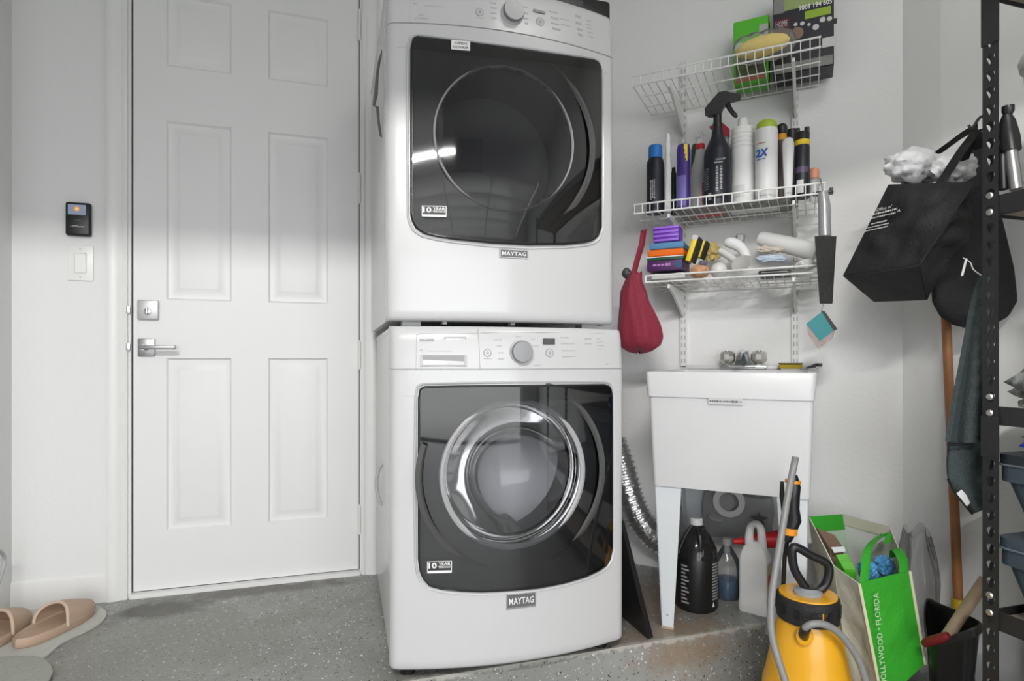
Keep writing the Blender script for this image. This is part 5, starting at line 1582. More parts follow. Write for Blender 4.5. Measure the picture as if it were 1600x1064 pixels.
fx, fz, k = chp(1235, 573, 0.10); kk = k / F_PX
t_ = cthing('scrub_pad', 'yellow oval scrub pad on the sink rim', 'scrub pad', fx, 0.075, SKZ + 0.001)
mm = MB(); mm.rbox((0, 0, 0.012), (34 * kk, 0.05, 0.016), 0.006, 2); mm.build('pad', colm(0.42, 0.30, 0.015, 0.7), t_)
mm = MB(); mm.rbox((0, 0, 0.0225), (35 * kk, 0.052, 0.005), 0.002, 1); mm.build('back', colm(0.12, 0.10, 0.02), t_)
mm = MB(); mm.rbox((0, 0, 0.002), (28 * kk, 0.04, 0.004), 0.001, 1); mm.build('bristles', colm(0.7, 0.68, 0.6), t_)
fx, fz, k = chp(1272, 573, 0.075)
t_ = cthing('razor', 'small dark scraper lying at the sink corner', 'scraper', fx, 0.06, SKZ + 0.001)
mm = MB(); mm.hexa([(-0.026, -0.01, 0.004), (0.006, -0.012, 0.008), (0.006, 0.012, 0.008), (-0.026, 0.01, 0.004), (-0.026, -0.01, 0.009), (0.006, -0.012, 0.024), (0.006, 0.012, 0.024), (-0.026, 0.01, 0.009)]); mm.build('handle', CHAR, t_)
mm = MB(); mm.rbox((0.016, 0, 0.018), (0.022, 0.03, 0.012), 0.003); mm.build('head', BLACK, t_)
mm = MB(); mm.lathe([(0.008, 0), (0.009, 0.008), (0, 0.010)], 12, Matrix.Translation((0.018, -0.004, 0))); mm.build('cap', PAPER, t_)

# ================================================================== below the sink
p = floor_pt(1088, 947); t0_ = 0.87 * F_PX / (947 - HOR)
kk = t0_ / F_PX
jug = thing('black_jug', 'black gallon jug with a white cap beside the sink leg', 'jug', (p.x, p.y, 0.001), math.radians(-20))
R_ = 32.5 * kk
zz = lambda y: max(0.0, (956 - y) * kk * 0.955)
mm = MB(); mm.lathe([(0, 0), (R_ * .92, 0), (R_, 0.012), (R_, zz(876)), (R_ * .95, zz(870)), (R_ * .8, zz(867)), (0, zz(867))], 28); mm.build('body', BLACK, jug)
mm = MB(); mm.lathe([(R_ * 0.99, zz(872)), (R_ * 0.93, zz(858)), (R_ * .62, zz(838)), (R_ * .30, zz(825)), (R_ * .26, zz(820))], 28)
mm.build('shoulder', glassy('smoky_plastic', (0.35, 0.35, 0.35), 1.5, 0.1, haze=0.35, hazecol=(0.05, 0.05, 0.05)), jug)
for a in (0, 180):
    q = MB(); ar = math.radians(a + 22)
    q.tube([(math.cos(ar) * r_, math.sin(ar) * r_, z_) for r_, z_ in ((R_ * 0.97, zz(866)), (R_ * .90, zz(856)), (R_ * .60, zz(838)), (R_ * .26, zz(822)))], 0.0035, 6); q.build('mould_rib', BLACK, jug)
mm = MB(); mm.lathe([(R_ * .29, zz(828)), (R_ * .29, zz(818)), (0, zz(818))], 18); mm.build('neck', BLACK, jug)
mm = MB(); mm.lathe([(R_ * .31, zz(822)), (R_ * .31, zz(813)), (R_ * .27, zz(811.5)), (0, zz(811))], 20); mm.build('cap', colm(0.62, 0.62, 0.62), jug)
mm = MB(); mm.tube(curve([(0, -R_ * .30, zz(829)), (0, -R_ * .62, zz(836)), (0, -R_ * .72, zz(855)), (0, -R_ * .70, zz(870))], 5), [0.011] * 16, 10); mm.build('grip', BLACK, jug)
for a0_, a1_, hs_, nm in ((0.75, 1.25, None, 'front_print'), (0, 0, None, 'x')):
    if nm == 'x': continue
mm = MB()
for q in range(11): mm.lathe([(R_ + 0.0006, 0.03 + q * 0.0125), (R_ + 0.0006, 0.036 + q * 0.0125)], 6, None, math.radians(213), math.radians(236 - (q % 3) * 5))
for q in range(13): mm.lathe([(R_ + 0.0006, 0.045 + q * 0.010), (R_ + 0.0006, 0.0505 + q * 0.010)], 6, None, math.radians(300), math.radians(326 + (q % 4) * 2))
o = mm.build('label_print', colm(0.34, 0.34, 0.34), jug); o['kind'] = 'stuff'
ang = math.radians(300)
mm = MB(); mm.add([((R_ + 0.0008) * math.cos(ang + a), (R_ + 0.0008) * math.sin(ang + a), z_) for a, z_ in ((0, 0.022), (0.16, 0.022), (0.08, 0.040))], [(0, 1, 2)]); mm.build('warning_mark', PAPER, jug)

p = floor_pt(1180, 955); tj = 0.87 * F_PX / (955 - HOR); kk = tj / F_PX
wj = thing('white_jug', 'white handled jug with a red and yellow side label', 'jug', (p.x, p.y, 0.001), math.radians(-56))
zz = lambda y: max(0.0, (964 - y) * kk * 0.97)
HX, HY = 0.049, 0.034
rg = [rrect(2 * HX * s, 2 * HY * s, 0.012 * s, 3) for s in (0.95, 1.0, 1.0, 0.965, 0.965, 0.93, 0.70, 0.30)]
zs2 = [0, 0.01, zz(946), zz(944), zz(882), zz(874), zz(860), zz(852)]
mm = MB(); n = len(rg[0])
mm.add([(x, y, z_) for r, z_ in zip(rg, zs2) for x, y in r], [(r * n + k, r * n + (k + 1) % n, (r + 1) * n + (k + 1) % n, (r + 1) * n + k) for r in range(7) for k in range(n)] + [tuple(range(n))[::-1], tuple(7 * n + k for k in range(n))])
mm.build('body', mat('white_jug_plastic', (0.78, 0.78, 0.78), 0.35), wj)
mm = MB(); P = curve([(-0.018, 0, zz(866)), (-0.020, 0, zz(845)), (-0.014, 0, zz(829)), (0.004, 0, zz(823)), (0.018, 0, zz(830)), (0.022, 0, zz(846)), (0.024, 0, zz(868))], 5)
mm.tube(P, [0.017 - 0.005 * math.sin(math.pi * k / (len(P) - 1)) for k in range(len(P))], 12); mm.build('handle', MATS['white_jug_plastic'], wj)
mm = MB(); mm.box((HX * 0.97 + 0.0006, 0, (zz(880) + zz(946)) / 2), (0.0012, HY * 1.7, zz(880) - zz(946) - 0.01)); mm.build('side_label', colm(0.55, 0.45, 0.30), wj)
for z_, c_ in ((0.12, colm(0.6, 0.14, 0.05)), (0.05, colm(0.35, 0.03, 0.05))):
    mm = MB(); mm.box((HX * 0.97 + 0.0013, 0, z_), (0.0012, HY * 1.5, 0.035)); mm.build('label_print', c_, wj)

c0 = at(1176, 846, 2.12)
t_ = thing('funnel', 'red plastic funnel lying across the white jug behind its handle', 'funnel', c0)
ax = (at(1216, 843, 2.10) - at(1146, 846, 2.14)).normalized()
M = basis(at(1146, 846, 2.14), (0, 0, 1), ax.cross(Vector((0, 0, 1))))
M = Matrix.Translation(at(1146, 846, 2.14)) @ ax.to_track_quat('Z', 'Y').to_matrix().to_4x4()
L = (at(1216, 843, 2.10) - at(1146, 846, 2.14)).length
mm = MB(); mm.lathe([(0.009, 0), (0.013, L * .25), (0.024, L * .55), (0.030, L), (0.027, L), (0.021, L * .55), (0.010, L * .25), (0.006, 0)], 20, M); mm.build('cone', RED, t_, world=True)
mm = MB(); mm.lathe([(0.030, L - 0.006), (0.033, L - 0.004), (0.033, L + 0.002), (0.028, L + 0.002)], 20, M); mm.build('rim', RED, t_, world=True)

p = floor_pt(1136, 932); tj = 0.87 * F_PX / (932 - HOR); kk = tj / F_PX
t_ = thing('washer_fluid_jug', 'clear jug part filled with blue fluid behind the white jug', 'jug', (p.x, p.y, 0))
R_ = 22 * kk
mm = MB(); mm.lathe([(0, 0.001), (R_ * .86, 0.001), (R_ * .9, 0.01), (R_ * .97, 0.045), (R_ * .8, 0.068), (0, 0.073)], 24); mm.build('fluid', mat('blue_fluid', (0.012, 0.075, 0.17), 0.15), t_)
mm = MB(); mm.lathe([(R_ * .92, 0), (R_, 0.015), (R_, 0.11), (R_ * .7, 0.15), (R_ * .3, 0.185), (R_ * .28, 0.195)], 24); mm.build('body', CLEAR, t_)
mm = MB(); mm.lathe([(R_ * .34, 0.19), (R_ * .34, 0.215), (0, 0.217)], 16); mm.build('cap', CLEARM, t_)

# grey translucent bag hung below the tub with odds and ends inside
t_ = cthing('plastic_bag', 'grey see-through plastic bag hanging under the sink tub', 'plastic bag', chp(1150, 800, 0.10)[0], 0.10, 0.2)
q4 = [(1104, 766), (1206, 776), (1208, 843), (1102, 836)]
def gb(u, v):
    a = Vector(cp(*q4[0], 0.07)).lerp(cp(*q4[1], 0.07), u); b_ = Vector(cp(*q4[3], 0.07)).lerp(cp(*q4[2], 0.07), u)
    return a.lerp(b_, v) + CN_DIR * (0.012 * math.sin(6 * u + 2 * v) * math.sin(4 * v) + 0.01 * math.sin(math.pi * u) * v)
mm = MB(); mm.sheet(gb, 16, 10, 0.06); mm.build('film', glassy('grey_film', (0.62, 0.62, 0.62), 1.25, 0.2, haze=0.5, hazecol=(0.62, 0.62, 0.63)), t_, world=True)
for px_ in (1110, 1196):
    a_ = cp(px_, 772, 0.07); mm = MB(); mm.tube([a_, Vector((a_.x, a_.y, SKB - 0.001))], 0.003, 6); mm.build('tie', LTGREY, t_, world=True)
c_ = cp(1139, 784, 0.118)
mm = MB(); mm.lathe([(0.036, -0.005), (0.058, -0.006), (0.058, 0.006), (0.036, 0.005), (0.036, -0.005)], 26, Matrix.Translation(c_) @ CN_DIR.to_track_quat('Z', 'Y').to_matrix().to_4x4()); mm.build('tape_roll', RAG, t_, world=True)
c_ = cp(1118, 810, 0.12)
mm = MB(); mm.lathe([(0.0, 0), (0.027, 0.002), (0.028, 0.007), (0.018, 0.010), (0, 0.010)], 20, Matrix.Translation(c_) @ Matrix.Rotation(math.radians(12), 4, 'X')); mm.build('lid', LTGREY, t_, world=True)
c_ = cp(1186, 811, 0.12)
st_ = []
for k_ in range(10):
    a = math.radians(36 * k_ + 20); r_ = 0.034 if k_ % 2 == 0 else 0.015
    st_.append((r_ * math.cos(a), r_ * math.sin(a) * 0.75))
mm = MB(); mm.prism(st_, -0.002, 0.002, basis(c_, CS_DIR, (0, 0, 1))); mm.build('star', mat('star_grey', (0.10, 0.10, 0.11), 0.6), t_, world=True)

# flexible duct by the washer
mm = MB(); path = curve([cp(958, 690, 0.10), cp(972, 730, 0.12), cp(984, 775, 0.13), cp(1000, 812, 0.13), cp(1022, 838, 0.11), cp(1050, 852, 0.075)], 22)
mm.tube(path, [0.050 + (0.006 if k % 4 < 2 else -0.002) for k in range(len(path))], 18)
tag(mm.build('flexible_duct', FOIL), 'silver corrugated dryer duct running down beside the washer', 'duct')

# black ribbed tray leaning on the washer
A, B = floor_pt(1010, 1000), floor_pt(985, 905)
t_ = thing('floor_tray', 'black ribbed plastic tray leaning against the washer side', 'tray', A)
top0, top1 = Vector((0.893, A.y + 0.05, 0.36)), Vector((0.893, B.y, 0.44))
A = Vector((A.x + 0.006, A.y, 0.002)); B = Vector((A.x + 0.0, B.y, 0.002))
off = Vector((0.022, 0.006, 0))
mm = MB(); mm.hexa([A, B, B + off, A + off, top0, top1, top1 + off * 0.7, top0 + off * 0.7]); mm.build('panel', BLACK, t_, world=True)
for k in range(4):
    u = 0.12 + 0.25 * k
    mm = MB(); mm.tube([A.lerp(B, u) + off + Vector((0.001, 0, 0.012)), top0.lerp(top1, u) + off * 0.7 + Vector((0.001, 0, -0.01))], 0.007, 8); mm.build('rib', BLACK, t_, world=True)

# ================================================================== pump sprayer
pc = Vector((1.235, 1.288, 0)); ts = pc.x * ST + pc.y * CT; kk = ts / F_PX
spr = thing('pump_sprayer', 'yellow garden pump sprayer with a black D-handle', 'sprayer', (pc.x, pc.y, ZLOW + 0.001), -TH)
zz = lambda y: EYE - (y - HOR) * kk - ZLOW - 0.001
mm = MB(); mm.lathe([(0, 0), (0.118, 0), (0.126, 0.012), (0.124, 0.06), (0.112, zz(1066)), (0.104, zz(1050)), (0.094, zz(1020)), (0.084, zz(990)), (0.072, zz(965)), (0.066, zz(955)), (0, zz(955))], 40); mm.build('tank', YELLOW, spr)
mm = MB(); mm.lathe([(0.066, zz(966)), (0.077, zz(964)), (0.0785, zz(940)), (0.077, zz(930)), (0.072, zz(928)), (0.066, zz(929))], 40); col_ = mm.build('collar', mat('black_rubber', (0.018, 0.018, 0.018), 0.55, bump=0.3, bscale=150), spr)
for a in range(0, 360, 30):
    mm = MB(); ar = math.radians(a + 255); mm.box((0.079 * math.cos(ar), 0.079 * math.sin(ar), (zz(945) + zz(940)) / 2 - 0.006), (0.004, 0.012, 0.022), rz=ar); mm.build('grip_lug', BLACK, col_)
mm = MB(); mm.box((0.0, -0.0798, zz(946)), (0.003, 0.002, 0.022)); mm.build('mark', YELLOW, col_)
mm = MB(); mm.lathe([(0.072, zz(930)), (0.071, zz(926)), (0.058, zz(925)), (0.040, zz(927)), (0, zz(927))], 40); mm.build('lid', YELLOW, spr)
mm = MB(); mm.lathe([(0.036, zz(928)), (0.036, zz(923)), (0.024, zz(920)), (0.020, zz(918)), (0, zz(918))], 28); mm.build('pump_collar', mat('sprayer_grey', (0.33, 0.35, 0.37), 0.4), spr)
spr_inv = (Matrix.Translation(spr.location) @ Matrix.Rotation(-TH, 4, 'Z')).inverted()


def sq(px, py, dy=0.0):                       # picture point at dy behind (+) or before (-) the sprayer's axis
    return spr_inv @ at(px, py, ts + dy)


mm = MB(); mm.tube(curve([sq(1240, 855), sq(1268, 868), sq(1293, 882), sq(1293, 905), sq(1283, 920), sq(1266, 924), sq(1252, 908), sq(1240, 885)], 6, closed=True), 0.0115, 12, closed=True)
mm.build('handle', BLACK, spr)
mm = MB(); mm.lathe([(0.016, zz(928)), (0.018, zz(916)), (0, zz(914))], 18, Matrix.Translation((0.006, 0, 0))); mm.build('pump_rod', BLACK, spr)
oc = sq(1256, 993, -0.078)
mm = MB(); mm.lathe([(0.020, -0.01), (0.022, 0.006), (0.014, 0.010), (0, 0.011)], 20, Matrix.Translation(oc) @ Matrix.Rotation(math.radians(80), 4, 'X')); mm.build('outlet_boss', YELLOW, spr)
HOSE = mat('grey_hose', (0.26, 0.26, 0.255), 0.38, var=0.15, vscale=90)
HP_ = [(1256, 993, -0.085), (1256, 984, -0.112), (1266, 976, -0.122), (1285, 975, -0.124), (1307, 986, -0.122), (1330, 1012, -0.12), (1347, 1045, -0.12), (1356, 1090, -0.125), (1338, 1130, -0.15), (1285, 1140, -0.17), (1243, 1100, -0.17),
       (1219, 1040, -0.15), (1206, 990, -0.125), (1205, 940, -0.105), (1212, 890, -0.08), (1222, 830, -0.05), (1232, 770, -0.02), (1240, 730, 0.0), (1243, 714, 0.0)]
mm = MB(); mm.tube(curve([sq(*q) for q in HP_], 6), 0.0088, 10)
mm.build('hose', HOSE, spr)
mm = MB(); mm.tube([sq(1256, 994, -0.080), sq(1256, 989, -0.105), sq(1259, 981, -0.118)], 0.0125, 12); mm.build('elbow', BLACK, spr)
# wand: black grip with orange rings, trigger, nozzle end
wd = MB(); wd.tube([sq(1240, 742, 0.03), sq(1240, 760, 0.03), sq(1238, 775, 0.03), sq(1238, 795, 0.03), sq(1240, 812, 0.03), sq(1233, 830, 0.03), sq(1229, 845, 0.03)], [0.010, 0.018, 0.019, 0.018, 0.020, 0.018, 0.012], 14)
wd = wd.build('wand_grip', BLACK, spr)
for y0, y1, rr_ in ((750, 755, 0.0205), (824, 834, 0.0225)):
    mm = MB(); mm.cyl(sq(1240 - (y0 - 742) * 0.09, y0, 0.03), sq(1240 - (y1 - 742) * 0.09, y1, 0.03), rr_, n=18); mm.build('orange_ring', colm(0.85, 0.30, 0.01), wd)
mm = MB(); mm.tube([sq(1222, 752, 0.035), sq(1222, 775, 0.035), sq(1225, 800, 0.035), sq(1228, 812, 0.035)], [0.005, 0.007, 0.007, 0.004], 8); mm.build('trigger', BLACK, wd)
mm = MB(); mm.tube([sq(1231, 838, 0.03), sq(1226, 870, 0.045), sq(1222, 960, 0.10)], 0.006, 8); mm.build('lance', BLACK, wd)
# ================================================================== green shopping bag and its contents
def patch(p00, p10, p11, p01, amp=0.006, seed=0, bulge=0.0, freq=9.0):
    A_, B_, C_, D_ = [Vector(p) for p in (p00, p10, p11, p01)]
    nrm = (B_ - A_).cross(D_ - A_).normalized()

    def fn(u, v):
        p = A_.lerp(B_, u).lerp(D_.lerp(C_, u), v)
        e = min(1.0, 4 * u, 4 * (1 - u), 4 * v, 4 * (1 - v))
        return p + nrm * (amp * e * (noise.noise(p * freq + Vector((seed, 0, 0))) + 0.5 * noise.noise(p * freq * 2.5)) * 2 + bulge * math.sin(math.pi * u) * math.sin(math.pi * v))
    return fn


A, B, E, Fp, G, K = at(1341, 911, 1.64), at(1420, 892, 1.70), at(1390, 823, 1.95), at(1316, 803, 2.03), at(1264, 807, 1.97), at(1303, 884, 1.74)
A2, B2 = at(1378, 1100, 1.62), at(1444, 1037, 1.70)


def low(px, t, z):
    r = ray(px, HOR); return Vector((r.x * t, r.y * t, z))


E2, F2, G2, K2 = low(1425, 1.92, -0.03), low(1345, 2.0, -0.05), low(1290, 1.95, -0.08), low(1330, 1.72, -0.08)
bag = thing('shopping_bag', 'green and cream shopping bag lettered HOLLYWOOD FLORIDA stuffed with cartons', 'bag', (A2 + E2) / 2 * 1.0)
mm = MB(); mm.sheet(patch(A2, B2, B, A, 0.004, 1), 20, 28, 0.003); mm.build('front_panel', GREEN, bag, world=True, angle=60)
mm = MB(); mm.sheet(patch(K2, A2, A, K, 0.008, 2, -0.01), 14, 20, 0.003); mm.build('side_panel', BEIGE, bag, world=True, angle=60)
mm = MB(); mm.sheet(patch(B2, E2, E, B.lerp(B2, 0.03), 0.008, 3), 14, 20, 0.003); mm.build('side_panel', BEIGE, bag, world=True, angle=60)
mm = MB(); mm.sheet(patch(E2, F2, Fp, E, 0.006, 4), 14, 20, 0.003); mm.build('back_panel', mat('cream_inside', (0.52, 0.54, 0.50), 0.8), bag, world=True, angle=60)
mm = MB(); mm.sheet(patch(F2, G2, G, Fp, 0.006, 5), 14, 20, 0.003); mm.build('back_panel', mat('mint_inside', (0.46, 0.60, 0.46), 0.8), bag, world=True, angle=60)
mm = MB(); mm.sheet(patch(G2, K2, K, G, 0.006, 6), 14, 20, 0.003); mm.build('side_panel', BEIGE, bag, world=True, angle=60)
mm = MB(); mm.add([A2, B2, E2, F2, G2, K2], [(0, 1, 2, 3, 4, 5)]); mm.build('base', BEIGE, bag, world=True)
up = (Fp - F2).normalized()
mm = MB(); mm.sheet(patch(Fp - up * 0.05 - CN_DIR * -0.004, G - up * 0.05 - CN_DIR * -0.004, G + CN_DIR * 0.004, Fp + CN_DIR * 0.004, 0.001, 7), 10, 4, 0.004); mm.build('top_band', GREEN, bag, world=True)
mm = MB(); mm.sheet(patch(Fp - up * 0.035 + CN_DIR * 0.004, E - up * 0.035 + CN_DIR * 0.004, E + CN_DIR * 0.004, Fp + CN_DIR * 0.004, 0.001, 8), 10, 4, 0.004); mm.build('top_band', mat('tan_band', (0.48, 0.46, 0.36), 0.8), bag, world=True)
for a_, b_ in ((A, A2), (B, B2)):
    mm = MB(); mm.tube([a_.lerp(b_, k / 10) - (B - A).normalized() * 0 + Vector((0, -0.003, 0)) for k in range(11)], 0.0042, 6); mm.build('piping', mat('cream_piping', (0.74, 0.70, 0.50), 0.8), bag, world=True)


def ribbon(pts, wv, name, m_, parent, th=0.003):
    P = curve(pts, 6)
    mm = MB(); n_ = len(P) - 1
    mm.sheet(lambda u, v: P[min(n_, round(v * n_))] + Vector(wv) * (u - 0.5), 3, n_, th)
    return mm.build(name, m_, parent, world=True, angle=70)


rx = (B - A).normalized()
ribbon([at(1350, 918, 1.645), at(1352, 890, 1.66), at(1356, 858, 1.72), at(1372, 840, 1.82), at(1386, 834, 1.88)], rx * 0.034, 'strap', GREEN, bag)
ribbon([at(1380, 834, 1.89), at(1388, 836, 1.86), at(1387, 848, 1.84)], rx * 0.030, 'strap', GREEN, bag)
ribbon([at(1412, 900, 1.69), at(1412, 880, 1.72), at(1405, 864, 1.76), at(1398, 858, 1.80), at(1396, 870, 1.82)], rx * 0.036, 'strap', GREEN, bag)
nr = (B2 - A2).cross(A - A2).normalized()
if nr.dot(-A) < 0: nr = -nr
T0, T1 = at(1375, 1068, 1.62), at(1362, 925, 1.645)
tm = basis((T0 + T1) / 2 + nr * 0.012, T1 - T0, -rx)
txt = text('HOLLYWOOD • FLORIDA', tm, (T1 - T0).length * 1.0, 0.019, colm(0.62, 0.74, 0.52), bag)
inv = Matrix.Translation(-bag.location)
txt.data.transform(inv)

# contents
c_ = at(1293, 846, 1.86)
t_ = thing('cardboard_carton', 'torn brown cardboard carton sticking out of the green bag', 'carton', c_)
P = [at(1276, 824, 1.955), at(1304, 836, 1.91), at(1318, 856, 1.86), at(1297, 858, 1.86)]
mm = MB(); mm.hexa([q - Vector((0, 0, 0.05)) for q in P] + P); mm.build('box', CARD, t_, world=True)
mm = MB(); mm.hexa([at(1299, 857, 1.845), at(1319, 856, 1.845), at(1321, 862, 1.83), at(1303, 864, 1.83)] + [q + Vector((0, 0, 0.004)) for q in (at(1299, 857, 1.845), at(1319, 856, 1.845), at(1321, 862, 1.83), at(1303, 864, 1.83))]); mm.build('flap', PAPER, t_, world=True)
c_ = at(1315, 885, 1.75)
t_ = thing('green_carton', 'bright green ribbed carton packed in front of the brown one', 'carton', c_)
P = [at(1306, 868, 1.815), at(1324, 866, 1.80), at(1338, 894, 1.735), at(1320, 892, 1.755)]
mm = MB(); mm.hexa([q - Vector((0, 0, 0.035)) for q in P] + P); mm.build('box', GREENL, t_, world=True)
for k in range(7):
    a_, b_ = P[0].lerp(P[3], (k + .6) / 7.5), P[1].lerp(P[2], (k + .6) / 7.5)
    mm = MB(); mm.tube([a_ + Vector((0, 0, 0.002)), b_ + Vector((0, 0, 0.002))], 0.0035, 6); mm.build('rib', mat('pale_green_rib', (0.20, 0.66, 0.10), 0.5), t_, world=True)
BLUEP = mat('blue_film', (0.10, 0.36, 0.75), 0.3, var=0.5, vscale=40)
for px, py, rx_, lab, sd in ((1356, 892, 13, 'blue film packet under the left side of the green strap', 3), (1380, 884, 14, 'blue film packet between the two green straps', 9)):
    c_ = at(px, py, 1.78 if px < 1360 else 1.84)
    mm = MB(); mm.lump((0, 0, 0), (rx_ * 1.8 / F_PX, 0.028, 0.030), 0.16, sd, 4, 3.0)
    o = mm.build('blue_packet', BLUEP); o.location = c_; o.rotation_euler = (0, 0, -TH); tag(o, lab, 'packet')

# clear plastic sack to the right of the bag
t_ = thing('plastic_sack', 'clear plastic sack slumped between the green bag and the right wall', 'plastic sack', low(1435, 1.98, ZLOW))


def sack(u, v):
    a = 2 * math.pi * u
    z = ZLOW + 0.005 + 0.50 * (1 - v)
    hw = (0.045 + 0.035 * min(1, v * 3)) * (1 + 0.12 * math.sin(6 * a + 5 * v) * (1 - v) + 0.06 * math.sin(4 * a - 9 * v))
    c0_ = low(1433 + 4 * v, 1.98, z)
    return c0_ + Vector((math.cos(a) * hw * 0.85, math.sin(a) * hw * 0.7, 0.02 * math.sin(3 * a) * (1 - v)))
mm = MB(); mm.grid(sack, 32, 22); mm.build('film', glassy('sack_film', (0.88, 0.88, 0.88), 1.45, 0.15, haze=0.22, hazecol=(0.7, 0.7, 0.7)), t_, world=True, angle=80)
mm = MB(); mm.lump(low(1436, 1.98, -0.075), (0.050, 0.04, 0.09), 0.15, 4, 3); mm.build('contents', mat('sack_paper', (0.42, 0.42, 0.38), 0.9, var=0.4, vscale=30), t_, world=True)

# black tub with tools, garbage bag below
rimp = [at(1450, 936, 1.86), at(1470, 944, 1.78), at(1505, 958, 1.69), at(1531, 972, 1.60), at(1522, 981, 1.565), at(1486, 993, 1.60), at(1456, 1003, 1.64), at(1448, 992, 1.72), at(1445, 955, 1.80)]
RIM = curve(rimp, 4, closed=True); n = len(RIM)
tcen = sum(RIM, Vector()) / n
tub = thing('black_tub', 'black plastic tub with a red rim clip holding tool handles', 'tub', (tcen.x, tcen.y, ZLOW))


def tring(sc_, z_=None, dz=0.0):
    return [Vector((tcen.x + (p.x - tcen.x) * sc_, tcen.y + (p.y - tcen.y) * sc_, (p.z + dz) if z_ is None else z_)) for p in RIM]


rg = [tring(0.62, ZLOW + 0.001), tring(0.98, None, -0.02), tring(1.05, None, -0.02), tring(1.05), tring(0.97), tring(0.60, ZLOW + 0.012)]
mm = MB()
mm.add([p for r in rg for p in r], [(r * n + k, r * n + (k + 1) % n, (r + 1) * n + (k + 1) % n, (r + 1) * n + k) for r in range(len(rg) - 1) for k in range(n)]
       + [tuple(range(n))[::-1], tuple((len(rg) - 1) * n + k for k in range(n))])
mm.build('body', BLACK, tub, world=True)
mm = MB(); mm.tube(curve([at(1443, 1006, 1.63), at(1456, 1001, 1.61), at(1470, 997, 1.59), at(1482, 992, 1.575)], 3), [0.009, 0.011, 0.012, 0.012, 0.012, 0.012, 0.012, 0.011, 0.010, 0.008], 10)
mm.build('rim_clip', colm(0.16, 0.008, 0.014), tub, world=True)

gbp = low(1446, 1.44, ZLOW)
mm = MB(); mm.lump((0, 0, 0.10), (0.085, 0.065, 0.09), 0.14, 14, 4, 3.2)
for p_ in mm.v: p_.z = max(p_.z, 0.001)
o = mm.build('garbage_bag', mat('glossy_black_film', (0.010, 0.010, 0.011), 0.25, bump=0.6, bscale=18), angle=80); o.location = gbp
tag(o, 'crumpled glossy black garbage bag in front of the black tub', 'garbage bag')
mm = MB(); mm.lump((0, 0, 0.038), (0.07, 0.07, 0.040), 0.10, 31, 4, 3.0)
for p_ in mm.v: p_.z = max(p_.z, 0.001)
o = mm.build('garbage_bag', MATS['glossy_black_film'], angle=80); o.location = low(1374, 1.68, ZLOW)
tag(o, 'small black garbage bag squashed under the green shopping bag', 'garbage bag')


def pole(name, label, cat, p0, p1, r, m_, extra=()):
    t_ = thing(name, label, cat, p0)
    mm = MB(); mm.tube([p0, p0.lerp(p1, .5), p1], r, 14); mm.build('shaft', m_, t_, world=True)
    for nm, a, b_, rr_, m2 in extra:
        mm = MB(); mm.tube([p0.lerp(p1, a), p0.lerp(p1, a + 0.004), p0.lerp(p1, b_ - 0.004), p0.lerp(p1, b_)], [rr_ * .92, rr_, rr_, rr_ * .92], 14); mm.build(nm, m2, t_, world=True)
    return t_


b0_ = at(1498, 952, 1.90); b1_ = at(1477, 470, 1.93)
pole('broom', 'orange wooden broom handle with a yellow ferrule against the right wall', 'broom', b0_, b1_, 0.0135, WOOD, (('ferrule', -0.02, 0.035, 0.0185, colm(0.72, 0.46, 0.01)),))
o = [x for x in COL.objects if x.name == 'broom'][0]
d_ = (b0_ - b1_).normalized()
mm = MB(); q0 = b0_ + d_ * 0.02
mm.hexa([q0 + d_ * 0.20 + Vector(p) for p in ((-0.02, -0.035, 0), (0.01, -0.035, 0), (0.01, 0.035, 0), (-0.02, 0.035, 0))] + [q0 + Vector(p) for p in ((-0.015, -0.025, 0), (0.01, -0.025, 0), (0.01, 0.025, 0), (-0.015, 0.025, 0))])
mm.build('bristle_head', CHAR, o, world=True)
pole('tool_handle', 'pale worn wooden tool handle leaning out of the black tub', 'tool handle', at(1466, 1015, 1.66), at(1540, 905, 1.66), 0.0155, WOODP)
pole('mop', 'dark green handle standing behind the shelving rack', 'handle', Vector((1.975, 1.20, -0.19)), Vector((1.975, 1.20, 0.98)), 0.014, colm(0.02, 0.08, 0.07))
pole('rake', 'brown wooden handle standing behind the shelving rack', 'handle', Vector((1.985, 1.14, -0.19)), Vector((1.985, 1.14, 0.98)), 0.014, WOOD)

# ================================================================== slotted-angle rack on the right
RX, RY, RW, RLEN = 1.55, 1.0585, 0.44, 1.6
LV = (-0.09, 0.235, 0.73, 1.24, 1.775)
rack = thing('storage_rack', 'black slotted-angle steel rack with particle board shelves', 'rack', (RX, RY, ZLOW))


